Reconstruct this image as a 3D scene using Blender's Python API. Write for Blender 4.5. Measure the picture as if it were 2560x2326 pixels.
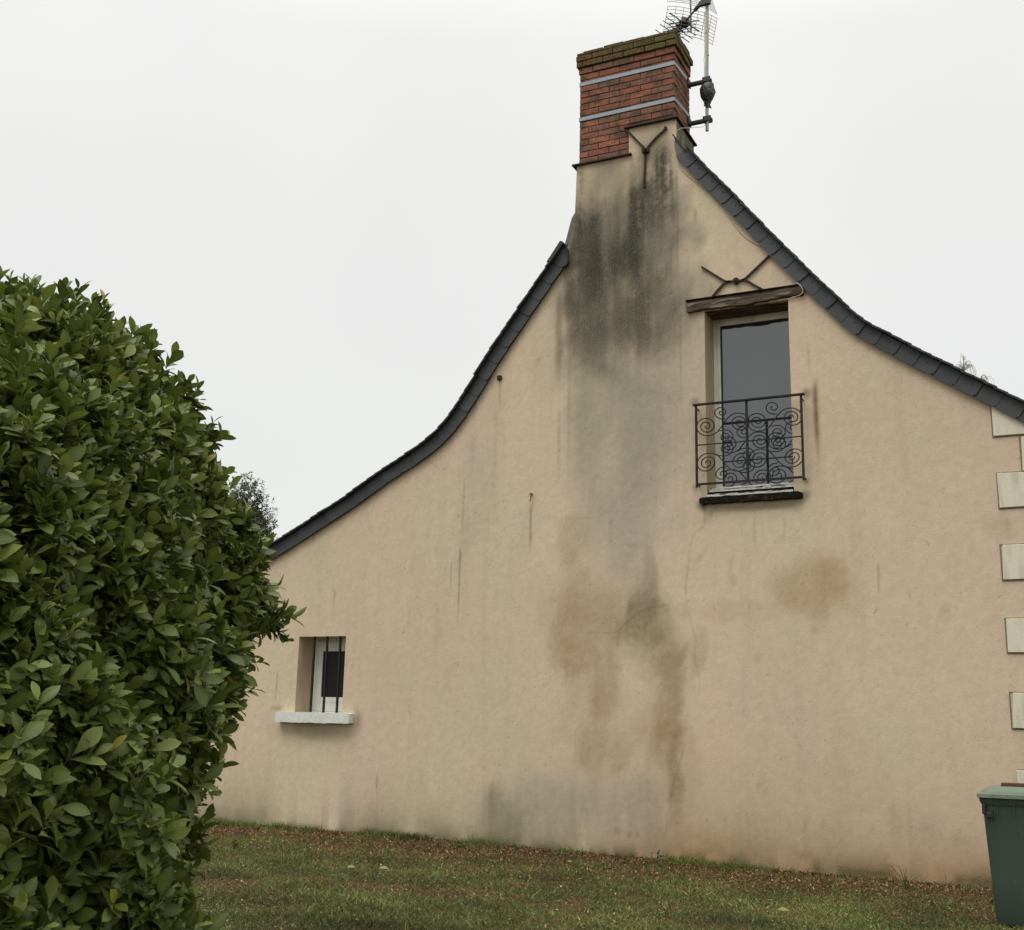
import bpy, bmesh, math, random
import numpy as np
from mathutils import Vector, Matrix
for o in list(bpy.data.objects): bpy.data.objects.remove(o)
S = bpy.context.scene
COL = S.collection
rng = np.random.default_rng(7); random.seed(7)

# ------------------------------------------------------------------ camera
YAW, PITCH, ROLL = math.radians(-26.3027), math.radians(12.575), math.radians(1.3207)
FPX = 2878.05; CAM = np.array([0., -12.6, 1.40])
fw = np.array([math.sin(YAW)*math.cos(PITCH), math.cos(YAW)*math.cos(PITCH), math.sin(PITCH)])
_r = np.array([math.cos(YAW), -math.sin(YAW), 0]); _u = np.cross(_r, fw)
ri = _r*math.cos(ROLL)+_u*math.sin(ROLL); up = np.cross(ri, fw)
cd = bpy.data.cameras.new('camera'); cam = bpy.data.objects.new('camera', cd); COL.objects.link(cam)
cd.sensor_fit = 'HORIZONTAL'; cd.sensor_width = 36; cd.lens = FPX/2560*36; cd.clip_end = 2000; cd.clip_start = .1
M = Matrix(((ri[0], up[0], -fw[0], CAM[0]), (ri[1], up[1], -fw[1], CAM[1]), (ri[2], up[2], -fw[2], CAM[2]), (0, 0, 0, 1)))
cam.matrix_world = M; S.camera = cam
def ray(px, py): return fw*FPX+ri*(px-1280)-up*(py-1163)
def W(px, py, Y=0.):                      # where a line of sight meets the vertical plane Y
    d = ray(px, py); return CAM+d*((Y-CAM[1])/d[1])
def WZ(px, py, Z=0.):
    d = ray(px, py); return CAM+d*((Z-CAM[2])/d[2])
def WX(px, py, X):
    d = ray(px, py); return CAM+d*((X-CAM[0])/d[0])
def WD(px, py, D):
    d = ray(px, py); return CAM+d/np.linalg.norm(d[:2])*D

# ------------------------------------------------------------------ world, sun, exposure
w = bpy.data.worlds.new('World'); S.world = w; w.use_nodes = True
nt = w.node_tree; nt.nodes.clear(); L = nt.links.new; N = nt.nodes.new
SUN_EL, SUN_AZ = math.radians(58), math.radians(200)   # azimuth clockwise from +Y
sky = N('ShaderNodeTexSky'); sky.sky_type = 'NISHITA'; sky.sun_disc = False; sky.sun_elevation = SUN_EL; sky.sun_rotation = SUN_AZ
b1 = N('ShaderNodeBackground'); b1.inputs[1].default_value = .03; L(sky.outputs[0], b1.inputs[0])
tc = N('ShaderNodeTexCoord'); sp = N('ShaderNodeSeparateXYZ'); L(tc.outputs['Generated'], sp.inputs[0])
cr = N('ShaderNodeValToRGB'); L(sp.outputs[2], cr.inputs[0]); e = cr.color_ramp.elements
e[0].position = 0; e[0].color = (.72, .705, .645, 1); e[1].position = 1; e[1].color = (2.9, 2.85, 2.72, 1)
for p_, c_ in ((.16, (.79, .77, .705)), (.30, (.815, .795, .735)), (.42, (.84, .82, .765)), (.54, (.865, .85, .80)), (.78, (1.6, 1.58, 1.5))):
    q = e.new(p_); q.color = (*c_, 1)
nz = N('ShaderNodeTexNoise'); nz.inputs['Scale'].default_value = 2.2; nz.inputs['Detail'].default_value = 4; L(tc.outputs['Generated'], nz.inputs['Vector'])
mr = N('ShaderNodeMapRange'); mr.inputs['From Min'].default_value = .3; mr.inputs['From Max'].default_value = .7
mr.inputs['To Min'].default_value = .94; mr.inputs['To Max'].default_value = 1.03; L(nz.outputs[0], mr.inputs[0])
mm = N('ShaderNodeMix'); mm.data_type = 'RGBA'; mm.blend_type = 'MULTIPLY'; mm.inputs[0].default_value = 1
L(cr.outputs[0], mm.inputs[6]); L(mr.outputs[0], mm.inputs[7])
b2 = N('ShaderNodeBackground'); b2.inputs[1].default_value = .975; L(mm.outputs[2], b2.inputs[0])
ad = N('ShaderNodeAddShader'); L(b1.outputs[0], ad.inputs[0]); L(b2.outputs[0], ad.inputs[1])
wo = N('ShaderNodeOutputWorld'); L(ad.outputs[0], wo.inputs[0])
sl = bpy.data.lights.new('sun', 'SUN'); sl.energy = .95; sl.angle = math.radians(25); sl.color = (1, .97, .92)
so = bpy.data.objects.new('sun', sl); COL.objects.link(so)
sd = Vector((math.sin(SUN_AZ)*math.cos(SUN_EL), math.cos(SUN_AZ)*math.cos(SUN_EL), math.sin(SUN_EL)))
so.rotation_euler = sd.to_track_quat('Z', 'Y').to_euler()
S.view_settings.view_transform = 'Standard'; S.view_settings.look = 'None'; S.view_settings.exposure = 0; S.view_settings.gamma = 1

# ------------------------------------------------------------------ helpers
def tag(o, label=None, cat=None, group=None, kind=None):
    if label: o['label'] = label
    if cat: o['category'] = cat
    if group: o['group'] = group
    if kind: o['kind'] = kind
    return o
def empty(name, loc=(0, 0, 0)):
    o = bpy.data.objects.new(name, None); o.location = loc; o.empty_display_size = .2; COL.objects.link(o); return o
def from_np(name, V, F, mat, parent=None, smooth=False, cols=None, fl=None):
    """V (n,3), F (m,k) constant k."""
    me = bpy.data.meshes.new(name); V = np.asarray(V, dtype=np.float32); F = np.asarray(F, dtype=np.int32)
    m, k = F.shape
    me.vertices.add(len(V)); me.vertices.foreach_set('co', V.ravel())
    me.loops.add(m*k); me.loops.foreach_set('vertex_index', F.ravel())
    me.polygons.add(m); me.polygons.foreach_set('loop_start', np.arange(m, dtype=np.int32)*k)
    me.polygons.foreach_set('loop_total', np.full(m, k, np.int32))
    me.update(calc_edges=True)
    if smooth: me.polygons.foreach_set('use_smooth', np.ones(m, bool))
    if cols is not None:
        a = me.color_attributes.new('tint', 'FLOAT_COLOR', 'POINT')
        a.data.foreach_set('color', np.hstack([cols, np.ones((len(cols), 1))]).astype(np.float32).ravel())
    if fl is not None:
        a = me.attributes.new('rib', 'FLOAT', 'POINT'); a.data.foreach_set('value', np.asarray(fl, np.float32))
    me.materials.append(mat)
    o = bpy.data.objects.new(name, me); COL.objects.link(o)
    if parent: link(o, parent)
    return o
def link(o, parent):
    o.parent = parent
    t = Vector((0, 0, 0)); p = parent
    while p: t += p.location; p = p.parent
    o.location = -t            # geometry is written in world coordinates
class MB:
    def __init__(s): s.v = []; s.f = []
    def add(s, vs, fs):
        n = len(s.v); s.v += [tuple(map(float, v)) for v in vs]; s.f += [tuple(i+n for i in f) for f in fs]; return s
    def box(s, a, b, rot=None, jit=0):
        x0, y0, z0 = a; x1, y1, z1 = b
        vs = [(x0, y0, z0), (x1, y0, z0), (x1, y1, z0), (x0, y1, z0), (x0, y0, z1), (x1, y0, z1), (x1, y1, z1), (x0, y1, z1)]
        if jit: vs = [tuple(c+random.uniform(-jit, jit) for c in v) for v in vs]
        if rot:
            c, R = rot; vs = [tuple(Vector(c)+R @ (Vector(v)-Vector(c))) for v in vs]
        return s.add(vs, [(0, 3, 2, 1), (4, 5, 6, 7), (0, 1, 5, 4), (1, 2, 6, 5), (2, 3, 7, 6), (3, 0, 4, 7)])
    def prism(s, poly, y0, y1):          # poly in (x,z), front y0, back y1; ccw seen from -Y
        n = len(poly); vs = [(x, y0, z) for x, z in poly]+[(x, y1, z) for x, z in poly]
        fs = [tuple(range(n)), tuple(range(2*n-1, n-1, -1))]
        fs += [(i, i+n, (i+1) % n+n, (i+1) % n) for i in range(n)]
        return s.add(vs, fs)
    def tube(s, pts, r, n=6, flat=None, cap=True):
        P = [Vector(p) for p in pts]; m = len(P)
        rs = r if hasattr(r, '__len__') else [r]*m
        ref = Vector((0, 1, 0)) if abs((P[-1]-P[0]).normalized().y) < .9 else Vector((1, 0, 0))
        vs = []
        for i, p in enumerate(P):
            t = (P[min(i+1, m-1)]-P[max(i-1, 0)])
            t = t.normalized() if t.length > 1e-9 else Vector((0, 0, 1))
            a = t.cross(ref); a = a.normalized() if a.length > 1e-6 else Vector((1, 0, 0)); b = t.cross(a).normalized()
            fa, fb = (1, 1) if flat is None else flat
            for k in range(n):
                an = 2*math.pi*(k+.5)/n
                vs.append(p+a*math.cos(an)*rs[i]*fa+b*math.sin(an)*rs[i]*fb)
        fs = [(i*n+k, i*n+(k+1) % n, (i+1)*n+(k+1) % n, (i+1)*n+k) for i in range(m-1) for k in range(n)]
        if cap: fs += [tuple(range(n-1, -1, -1)), tuple((m-1)*n+k for k in range(n))]
        return s.add(vs, fs)
    def build(s, name, mat, parent=None, smooth=False, bevel=0, seg=1):
        me = bpy.data.meshes.new(name); me.from_pydata(s.v, [], s.f)
        bm = bmesh.new(); bm.from_mesh(me); bmesh.ops.recalc_face_normals(bm, faces=bm.faces)
        if bevel: bmesh.ops.bevel(bm, geom=list(bm.edges), offset=bevel, segments=seg, affect='EDGES', profile=.5)
        bm.to_mesh(me); bm.free(); me.materials.append(mat)
        if smooth:
            for p in me.polygons: p.use_smooth = True
            try: me.set_sharp_from_angle(angle=math.radians(45))
            except Exception: pass
        o = bpy.data.objects.new(name, me); COL.objects.link(o)
        if parent: link(o, parent)
        return o
# numpy value noise
def vn(x, y, seed=0):
    x = np.asarray(x, float); y = np.asarray(y, float)
    xi = np.floor(x).astype(np.int64); yi = np.floor(y).astype(np.int64); fx = x-xi; fy = y-yi
    def h(a, b):
        n = (a*374761393+b*668265263+seed*1442695041) & 0x7fffffff
        n = ((n ^ (n >> 13))*1274126177) & 0x7fffffff
        return ((n ^ (n >> 16)) & 0xffff)/65535.
    sx = fx*fx*(3-2*fx); sy = fy*fy*(3-2*fy)
    return (h(xi, yi)*(1-sx)+h(xi+1, yi)*sx)*(1-sy)+(h(xi, yi+1)*(1-sx)+h(xi+1, yi+1)*sx)*sy
def fbm(x, y, seed=0, oc=4):
    t = 0; a = .5; s = 0
    for i in range(oc): t = t+a*vn(x*2**i, y*2**i, seed+i*17); s += a; a *= .5
    return t/s
def sstep(a, b, x): t = np.clip((x-a)/(b-a), 0, 1); return t*t*(3-2*t)
def lin(r, g, b): return np.array([((c/255+.055)/1.055)**2.4 if c > 10 else c/255/12.92 for c in (r, g, b)])

# ------------------------------------------------------------------ materials
def mat(name, col=(.5, .5, .5), rough=.7, metal=0, spec=.5, noise=None, bump=None, island=None, attr=None, ior=None, transl=0, coat=0):
    m = bpy.data.materials.new(name); m.use_nodes = True; nt = m.node_tree; P = nt.nodes['Principled BSDF']; L = nt.links.new; N = nt.nodes.new
    P.inputs['Roughness'].default_value = rough; P.inputs['Metallic'].default_value = metal; P.inputs['Specular IOR Level'].default_value = spec
    if ior: P.inputs['IOR'].default_value = ior
    if coat: P.inputs['Coat Weight'].default_value = coat; P.inputs['Coat Roughness'].default_value = .15
    tc = N('ShaderNodeTexCoord'); geo = N('ShaderNodeNewGeometry')
    if attr:
        a = N('ShaderNodeAttribute'); a.attribute_name = attr; c = a.outputs['Color']
    else:
        rgb = N('ShaderNodeRGB'); rgb.outputs[0].default_value = (*col, 1); c = rgb.outputs[0]
    def mapped(sc):
        mp = N('ShaderNodeMapping'); mp.inputs['Scale'].default_value = sc if hasattr(sc, '__len__') else (sc,)*3
        L(geo.outputs['Position'], mp.inputs['Vector']); return mp.outputs[0]
    if island:                       # list of colours picked per island
        cr = N('ShaderNodeValToRGB'); L(geo.outputs['Random Per Island'], cr.inputs[0]); el = cr.color_ramp.elements
        for i, (p_, cc) in enumerate(island):
            q = el[i] if i < 2 else el.new(p_)
            q.position = p_; q.color = (*cc, 1)
        c = cr.outputs[0]
    for nn in (noise or []):         # (scale, detail, colour, lo, hi, amount)
        sc, det, cc, lo, hi, am = nn
        t = N('ShaderNodeTexNoise'); t.inputs['Scale'].default_value = 1; t.inputs['Detail'].default_value = det; L(mapped(sc), t.inputs['Vector'])
        r = N('ShaderNodeMapRange'); r.inputs['From Min'].default_value = lo; r.inputs['From Max'].default_value = hi; r.inputs['To Max'].default_value = am
        L(t.outputs[0], r.inputs[0])
        mx = N('ShaderNodeMix'); mx.data_type = 'RGBA'; L(r.outputs[0], mx.inputs[0]); L(c, mx.inputs[6])
        if len(cc) == 4: mx.blend_type = 'MULTIPLY'
        mx.inputs[7].default_value = (*cc[:3], 1); c = mx.outputs[2]
    L(c, P.inputs['Base Color'])
    if bump:
        prev = None
        for sc, det, st, di in (bump if isinstance(bump, list) else [bump]):
            t = N('ShaderNodeTexNoise'); t.inputs['Scale'].default_value = 1; t.inputs['Detail'].default_value = det; L(mapped(sc), t.inputs['Vector'])
            bp = N('ShaderNodeBump'); bp.inputs['Strength'].default_value = st; bp.inputs['Distance'].default_value = di; L(t.outputs[0], bp.inputs['Height'])
            if prev: L(prev, bp.inputs['Normal'])
            prev = bp.outputs[0]
        L(prev, P.inputs['Normal'])
    if transl:
        tr = N('ShaderNodeBsdfTranslucent'); L(c, tr.inputs[0]); ms = N('ShaderNodeMixShader'); ms.inputs[0].default_value = transl
        L(P.outputs[0], ms.inputs[1]); L(tr.outputs[0], ms.inputs[2]); L(ms.outputs[0], nt.nodes['Material Output'].inputs[0])
    return m
MULT = lambda v: (v, v, v, 1)
m_render = mat('lime_render', attr='tint', rough=.93, spec=.15,
    noise=[((38, 38, 60), 4, MULT(.80), .45, .75, .55), ((7, 7, 28), 3, MULT(1.12), .5, .8, .5), ((160, 160, 160), 2, MULT(.62), .62, .72, .5)],
    bump=[((90, 90, 120), 3, .35, .004), ((14, 14, 40), 3, .09, .008)])
def speckle(m):
    nt = m.node_tree; P = nt.nodes['Principled BSDF']; L = nt.links.new; N = nt.nodes.new; geo = N('ShaderNodeNewGeometry')
    a = N('ShaderNodeAttribute'); a.attribute_name = 'rib'; src = P.inputs['Base Color'].links[0].from_socket
    for sc, lo, hi, colr, am in (((70, 70, 45), .48, .62, (.42, .40, .34, 1), .75), ((48, 48, 30), .56, .68, (1.7, 1.65, 1.55, 1), .6), ((150, 150, 110), .55, .66, (.5, .5, .45, 1), .5)):
        mp = N('ShaderNodeMapping'); mp.inputs['Scale'].default_value = sc; L(geo.outputs['Position'], mp.inputs[0])
        t = N('ShaderNodeTexNoise'); t.inputs['Scale'].default_value = 1; t.inputs['Detail'].default_value = 3; L(mp.outputs[0], t.inputs['Vector'])
        r = N('ShaderNodeMapRange'); r.inputs['From Min'].default_value = lo; r.inputs['From Max'].default_value = hi; r.inputs['To Max'].default_value = am; L(t.outputs[0], r.inputs[0])
        mu = N('ShaderNodeMath'); mu.operation = 'MULTIPLY'; L(r.outputs[0], mu.inputs[0]); L(a.outputs['Fac'], mu.inputs[1])
        mx = N('ShaderNodeMix'); mx.data_type = 'RGBA'; mx.blend_type = 'MULTIPLY'; L(mu.outputs[0], mx.inputs[0]); L(src, mx.inputs[6]); mx.inputs[7].default_value = colr; src = mx.outputs[2]
    L(src, P.inputs['Base Color'])
speckle(m_render)
m_shaft = mat('sooty_render', lin(128, 124, 106)*.9, .93, spec=.15, noise=[((6, 6, 2.2), 5, tuple(lin(70, 68, 58)), .42, .62, .8), ((30, 30, 30), 3, MULT(.75), .4, .7, .6)], bump=((60, 60, 60), 3, .4, .006))
m_reveal = mat('reveal_render', lin(196, 176, 148), .93, spec=.15, noise=[((9, 9, 3), 4, MULT(.78), .4, .7, .6), ((90, 90, 90), 2, MULT(.8), .5, .7, .5)], bump=((90, 90, 90), 3, .3, .004))
m_quoin = mat('quoin_stone', lin(216, 209, 188), .9, spec=.15, noise=[((14, 14, 2.5), 4, tuple(lin(172, 168, 148)), .5, .72, .5), ((60, 60, 60), 3, MULT(.86), .45, .7, .5)], bump=((70, 70, 70), 3, .3, .004))
m_dirt = mat('grimy_joint', lin(134, 120, 94), .95, noise=[((30, 30, 30), 3, MULT(.6), .4, .6, .7)])
m_brick = mat('old_red_brick', island=[(0, lin(138, 90, 74)), (.18, lin(156, 98, 78)), (.36, lin(136, 86, 74)), (.5, lin(164, 106, 82)), (.64, lin(124, 98, 84)), (.78, lin(150, 92, 76)), (1, lin(116, 94, 80))], rough=.9, spec=.2,
    noise=[((11, 11, 16), 5, tuple(lin(100, 84, 66)), .46, .64, .7), ((45, 45, 60), 4, MULT(.7), .42, .66, .7), ((4, 4, 6), 4, tuple(lin(72, 66, 54)), .48, .62, .75), ((26, 26, 26), 2, tuple(lin(128, 120, 92)), .64, .74, .4)], bump=[((60, 60, 60), 4, .6, .006)])
m_moss = mat('mossy_brick', island=[(0, lin(98, 90, 58)), (.3, lin(86, 76, 54)), (.55, lin(104, 80, 62)), (.75, lin(88, 86, 54)), (1, lin(110, 78, 64))], rough=1, spec=.1,
    noise=[((18, 18, 18), 5, tuple(lin(104, 98, 58)), .46, .62, .75), ((40, 40, 40), 4, tuple(lin(52, 48, 32)), .5, .68, .7)], bump=[((35, 35, 35), 5, .9, .015)])
m_mortar = mat('old_mortar', lin(98, 86, 70), .95, noise=[((30, 30, 30), 3, MULT(.6), .4, .65, .7)])
m_zinc = mat('galvanised_strap', lin(140, 150, 154), .55, .35, noise=[((8, 8, 30), 3, MULT(.82), .4, .7, .7)])
m_slate = mat('blue_slate', island=[(0, lin(58, 62, 65)), (.25, lin(63, 68, 70)), (.5, lin(58, 59, 63)), (.75, lin(67, 71, 71)), (1, lin(54, 57, 59))], rough=.55, spec=.4,
    noise=[((9, 9, 9), 4, MULT(.72), .4, .7, .6), ((70, 70, 70), 2, MULT(1.5), .7, .78, .5)], bump=((25, 25, 25), 4, .25, .004))
m_slated = mat('roof_slate', lin(52, 54, 56), .6, spec=.35, noise=[((9, 9, 9), 4, MULT(.65), .4, .7, .7), ((20, 20, 20), 3, tuple(lin(80, 78, 66)), .6, .75, .6)], bump=((25, 25, 25), 4, .4, .006))
m_flash = mat('dull_zinc_flashing', lin(96, 98, 92), .6, .3, noise=[((12, 12, 12), 4, MULT(.7), .4, .7, .7)])
m_iron = mat('rusty_iron', lin(46, 38, 33), .75, .0, spec=.3, noise=[((40, 40, 25), 4, tuple(lin(92, 62, 42)), .5, .7, .7)], bump=((120, 120, 120), 2, .4, .002))
m_black = mat('black_iron', lin(30, 28, 28), .6, .0, spec=.3, noise=[((30, 30, 12), 4, tuple(lin(72, 50, 38)), .55, .7, .5)], bump=((150, 150, 150), 2, .3, .001))
m_paint = mat('white_frame', lin(226, 227, 218), .5, noise=[((6, 6, 6), 4, MULT(.8), .45, .7, .6)])
m_frame = mat('dull_painted_frame', lin(222, 222, 210), .6, noise=[((7, 7, 3), 4, tuple(lin(160, 158, 138)), .5, .75, .6)])
m_peel = mat('peeling_paint', lin(232, 232, 222), .8, noise=[((9, 40, 90), 5, tuple(lin(60, 54, 44)), .58, .62, 1.), ((60, 60, 60), 3, MULT(.8), .4, .6, .6)], bump=((60, 60, 60), 3, .6, .005))
m_wsill = mat('white_sill_paint', lin(212, 214, 208), .7, noise=[((14, 14, 14), 4, MULT(.86), .45, .7, .7), ((50, 50, 50), 2, tuple(lin(150, 146, 130)), .66, .74, .6)], bump=((30, 30, 30), 4, .4, .006))
m_dsill = mat('black_mossy_sill', lin(32, 29, 23), .95, spec=.1, noise=[((22, 22, 22), 4, tuple(lin(72, 70, 52)), .56, .72, .6), ((40, 40, 40), 3, MULT(.6), .4, .6, .7)], bump=((40, 40, 40), 4, .8, .01))
m_oak = mat('weathered_oak', lin(80, 66, 50), .9, noise=[((3, 20, 34), 5, tuple(lin(146, 134, 120)), .5, .66, .8), ((5, 30, 70), 4, tuple(lin(40, 30, 22)), .48, .62, .8)], bump=[((4, 30, 70), 4, .8, .012)])
m_glass = mat('window_glass', (.022, .025, .027), .03, spec=.5, ior=2.15, noise=[((2, 2, 2), 2, MULT(.8), .4, .6, .5)])
m_glass.node_tree.nodes['Principled BSDF'].inputs['Specular Tint'].default_value = (.96, 1., .97, 1)
m_dark = mat('dark_pane', (.012, .012, .013), .35, spec=.25)
m_seal = mat('dark_rubber_seal', (.018, .018, .018), .7)
m_mast = mat('galvanised_mast', lin(166, 164, 148), .5, .25, noise=[((60, 60, 4), 4, MULT(.75), .45, .65, .7), ((20, 20, 9), 3, tuple(lin(176, 152, 136)), .55, .7, .6)])
m_bracket = mat('grey_bracket', lin(62, 64, 62), .6, .3, noise=[((20, 20, 20), 4, MULT(.7), .4, .7, .7)])
m_grid = mat('reflector_wire', lin(120, 118, 112), .5, .4)
m_plast = mat('black_plastic', lin(38, 38, 40), .5)
m_bag = mat('black_bag', lin(40, 38, 42), .35, bump=((45, 45, 20), 3, 1., .02))
m_cable = mat('white_cable', lin(190, 188, 174), .6)
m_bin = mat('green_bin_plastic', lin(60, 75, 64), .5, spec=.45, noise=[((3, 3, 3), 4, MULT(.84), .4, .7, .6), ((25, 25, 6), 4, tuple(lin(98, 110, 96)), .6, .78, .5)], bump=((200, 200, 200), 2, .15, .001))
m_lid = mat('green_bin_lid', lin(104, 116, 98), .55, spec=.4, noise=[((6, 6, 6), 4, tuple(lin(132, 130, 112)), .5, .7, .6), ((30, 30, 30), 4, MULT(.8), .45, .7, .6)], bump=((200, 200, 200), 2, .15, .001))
m_plank = mat('reddish_board', lin(92, 58, 44), .9, noise=[((3, 30, 30), 4, tuple(lin(54, 40, 34)), .45, .65, .8)], bump=((4, 40, 60), 4, .6, .006))
m_ground = mat('damp_earth', lin(96, 76, 54)*.85, 1, spec=.1, noise=[((2, 2, 2), 5, tuple(lin(70, 74, 44)*.8), .45, .6, .9), ((30, 30, 30), 4, MULT(.5), .4, .65, .7)], bump=[((12, 12, 12), 5, 1., .04)])
m_tstem = mat('bark', lin(104, 96, 66), .9, noise=[((20, 20, 60), 4, MULT(.6), .4, .7, .8)])
m_twig = mat('bare_twig', lin(170, 166, 158), .9)
m_trunk = mat('tree_bark', lin(84, 74, 62), .95, noise=[((8, 8, 2), 4, MULT(.6), .4, .7, .8)])

def leafmat(name, stops, rough=.42, tr=.24, back=(.6, .75, .6), rib=True):
    m = mat(name, island=stops, rough=rough, spec=.36, transl=tr, noise=[((9, 9, 9), 2, MULT(.78), .4, .65, .6)])
    if rib:
        nt = m.node_tree; P = nt.nodes['Principled BSDF']; L = nt.links.new; N = nt.nodes.new
        a = N('ShaderNodeAttribute'); a.attribute_name = 'rib'
        lk = P.inputs['Base Color'].links[0]; src = lk.from_socket
        mx = N('ShaderNodeMix'); mx.data_type = 'RGBA'; mu = N('ShaderNodeMath'); mu.operation = 'MULTIPLY'; mu.inputs[1].default_value = .45
        L(a.outputs['Fac'], mu.inputs[0]); L(mu.outputs[0], mx.inputs[0]); L(src, mx.inputs[6]); mx.inputs[7].default_value = (*lin(118, 132, 76), 1)
        L(mx.outputs[2], P.inputs['Base Color'])
    return m
m_laurel = leafmat('laurel_leaf', [(0, lin(58, 72, 26)), (.2, lin(92, 106, 42)), (.45, lin(76, 92, 38)), (.7, lin(110, 122, 54)), (.9, lin(134, 144, 72)), (.99, lin(138, 146, 74)), (.999, lin(170, 156, 60))])
m_pine = leafmat('evergreen_foliage', [(0, lin(70, 76, 54)), (.5, lin(86, 92, 66)), (1, lin(98, 104, 78))], .8, .1, rib=False)
m_grass = mat('lawn_grass', attr='tint', rough=.7, spec=.25, transl=.2)
m_litter = mat('leaf_litter', attr='tint', rough=.85, spec=.2, transl=.1)
m_weed = leafmat('weed_leaf', [(0, lin(64, 78, 36)), (.5, lin(84, 96, 46)), (1, lin(104, 104, 58))], .6, .2, rib=False)
m_straw = mat('dry_stalk', lin(122, 104, 72), .8)
m_pale = mat('fallen_leaf', lin(128, 132, 78), .7, transl=.2)

# ------------------------------------------------------------------ house
LEFT_X, RIGHT_X, BACK_Y = -11.45, .05, 8.0
house = tag(empty('house', (-5.5, 0, 0)), 'beige rendered gable end house with sweeping slate roof and tall brick chimney', 'house')
YV = -.055
lowL = [(560, 1470), (625, 1429), (700, 1386.3), (784, 1333), (880, 1271), (976, 1201), (1048.3, 1155.7), (1096.4, 1119.6), (1134.8, 1081.2), (1168.4, 1033.2), (1206.8, 973), (1245.3, 905.9), (1302.9, 821.8), (1351, 752), (1389.4, 694.5), (1415, 659)]
lowR = [(1690.8, 391.1), (1725.4, 429.4), (1751, 457.8), (1779.4, 484.8), (1810.6, 516), (1841.8, 550), (1875.9, 585.5), (1912.8, 623.9), (1946.8, 657.9), (1988, 697.7), (2024.9, 736), (2061.8, 768.6), (2103, 811.2), (2143.2, 841.7), (2210.5, 876.5), (2270.5, 909.4), (2335.4, 941.4), (2399, 973.8), (2467.5, 1008.6), (2534.8, 1042.2), (2560, 1056.7)]
cL = np.array([W(*p, YV)[[0, 2]] for p in lowL]); cR = np.array([W(*p, YV)[[0, 2]] for p in lowR])
def extend(c, x, end):
    if end: d = (c[-1]-c[-3])/(c[-1]-c[-3])[0]; return np.vstack([c, c[-1]+d*(x-c[-1][0])])
    d = (c[2]-c[0])/(c[2]-c[0])[0]; return np.vstack([c[0]+d*(x-c[0][0]), c])
cL = extend(cL, LEFT_X-.35, False); cR = extend(cR, RIGHT_X+.40, True)
def smooth(c, n=3):
    s = np.r_[0, np.cumsum(np.hypot(*np.diff(c, axis=0).T))]; t = np.linspace(0, s[-1], 160)
    q = np.c_[np.interp(t, s, c[:, 0]), np.interp(t, s, c[:, 1])]
    for _ in range(n*4): q[1:-1] = (q[:-2]+2*q[1:-1]+q[2:])/4
    return q
cL = smooth(cL); cR = smooth(cR)
class Curve2:
    def __init__(s, c): s.c = c; s.s = np.r_[0, np.cumsum(np.hypot(*np.diff(c, axis=0).T))]; s.L = s.s[-1]
    def at(s, t, n=0.):
        p = np.array([np.interp(t, s.s, s.c[:, 0]), np.interp(t, s.s, s.c[:, 1])])
        a = np.array([np.interp(t-.06, s.s, s.c[:, 0]), np.interp(t-.06, s.s, s.c[:, 1])]); b = np.array([np.interp(t+.06, s.s, s.c[:, 0]), np.interp(t+.06, s.s, s.c[:, 1])])
        d = (b-a)/np.linalg.norm(b-a); return p+np.array([-d[1], d[0]])*n
KL, KR = Curve2(cL), Curve2(cR)
# gable outline: X -> top Z
stackL = [W(*p)[[0, 2]] for p in ((1414, 655), (1416, 620), (1423, 609), (1430, 579), (1435.5, 546), (1437.5, 533), (1442, 425.6))]
ZC1, ZC2 = 8.425, 8.80; XC0, XC1, XC2 = -5.392, -4.680, -4.050
def topz(x):
    x = np.asarray(x, float); z = np.interp(x, cL[:, 0], cL[:, 1]+.06)
    sx = [p[0] for p in stackL]; z = np.where(x > sx[0], np.interp(x, sx, [p[1] for p in stackL]), z)
    z = np.where(x >= XC0-1e-6, ZC1, z); z = np.where(x >= XC1-1e-6, ZC2, z)
    return np.where(x >= XC2-1e-6, np.interp(x, np.r_[XC2, cR[:, 0]], np.r_[cR[0, 1]+.28, cR[:, 1]+.06]), z)
OPEN = [(-3.725, -2.732, 3.955, 6.215), (-9.317, -8.576, 1.45, 2.440)]
g = .0165
xs = set(np.round(np.arange(LEFT_X, RIGHT_X+g/2, g), 4)) | {RIGHT_X, XC0, XC1, XC2} | {o[0] for o in OPEN} | {o[1] for o in OPEN} | set(float(p[0]) for p in stackL)
xs = np.array(sorted(xs)); xs = xs[(xs >= LEFT_X) & (xs <= RIGHT_X)]
zs = np.array(sorted(set(np.round(np.arange(-.1, 9.2, g), 4)) | {o[2] for o in OPEN} | {o[3] for o in OPEN}))
Vx, Vz, Fc = [], [], []; nv = 0
for i in range(len(xs)-1):
    a, b = xs[i], xs[i+1]
    if b-a < 1e-5: continue
    ta, tb = float(topz(a+1e-5)), float(topz(b-1e-5)); hi = max(ta, tb); zc = zs[zs < hi]; zc = np.r_[zc, hi]
    za, zb = np.minimum(zc, ta), np.minimum(zc, tb); k = len(zc)
    Vx += [np.full(k, a), np.full(k, b)]; Vz += [za, zb]
    j = np.arange(k-1); mid = (zc[:-1]+zc[1:])/2; keep = np.ones(k-1, bool)
    for (x0, x1, z0, z1) in OPEN:
        if a >= x0-1e-6 and b <= x1+1e-6: keep &= ~((mid > z0) & (mid < z1))
    j = j[keep]; Fc.append(np.c_[nv+j, nv+k+j, nv+k+j+1, nv+j+1]); nv += 2*k
X = np.concatenate(Vx); Z = np.concatenate(Vz); F = np.concatenate(Fc)
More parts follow.
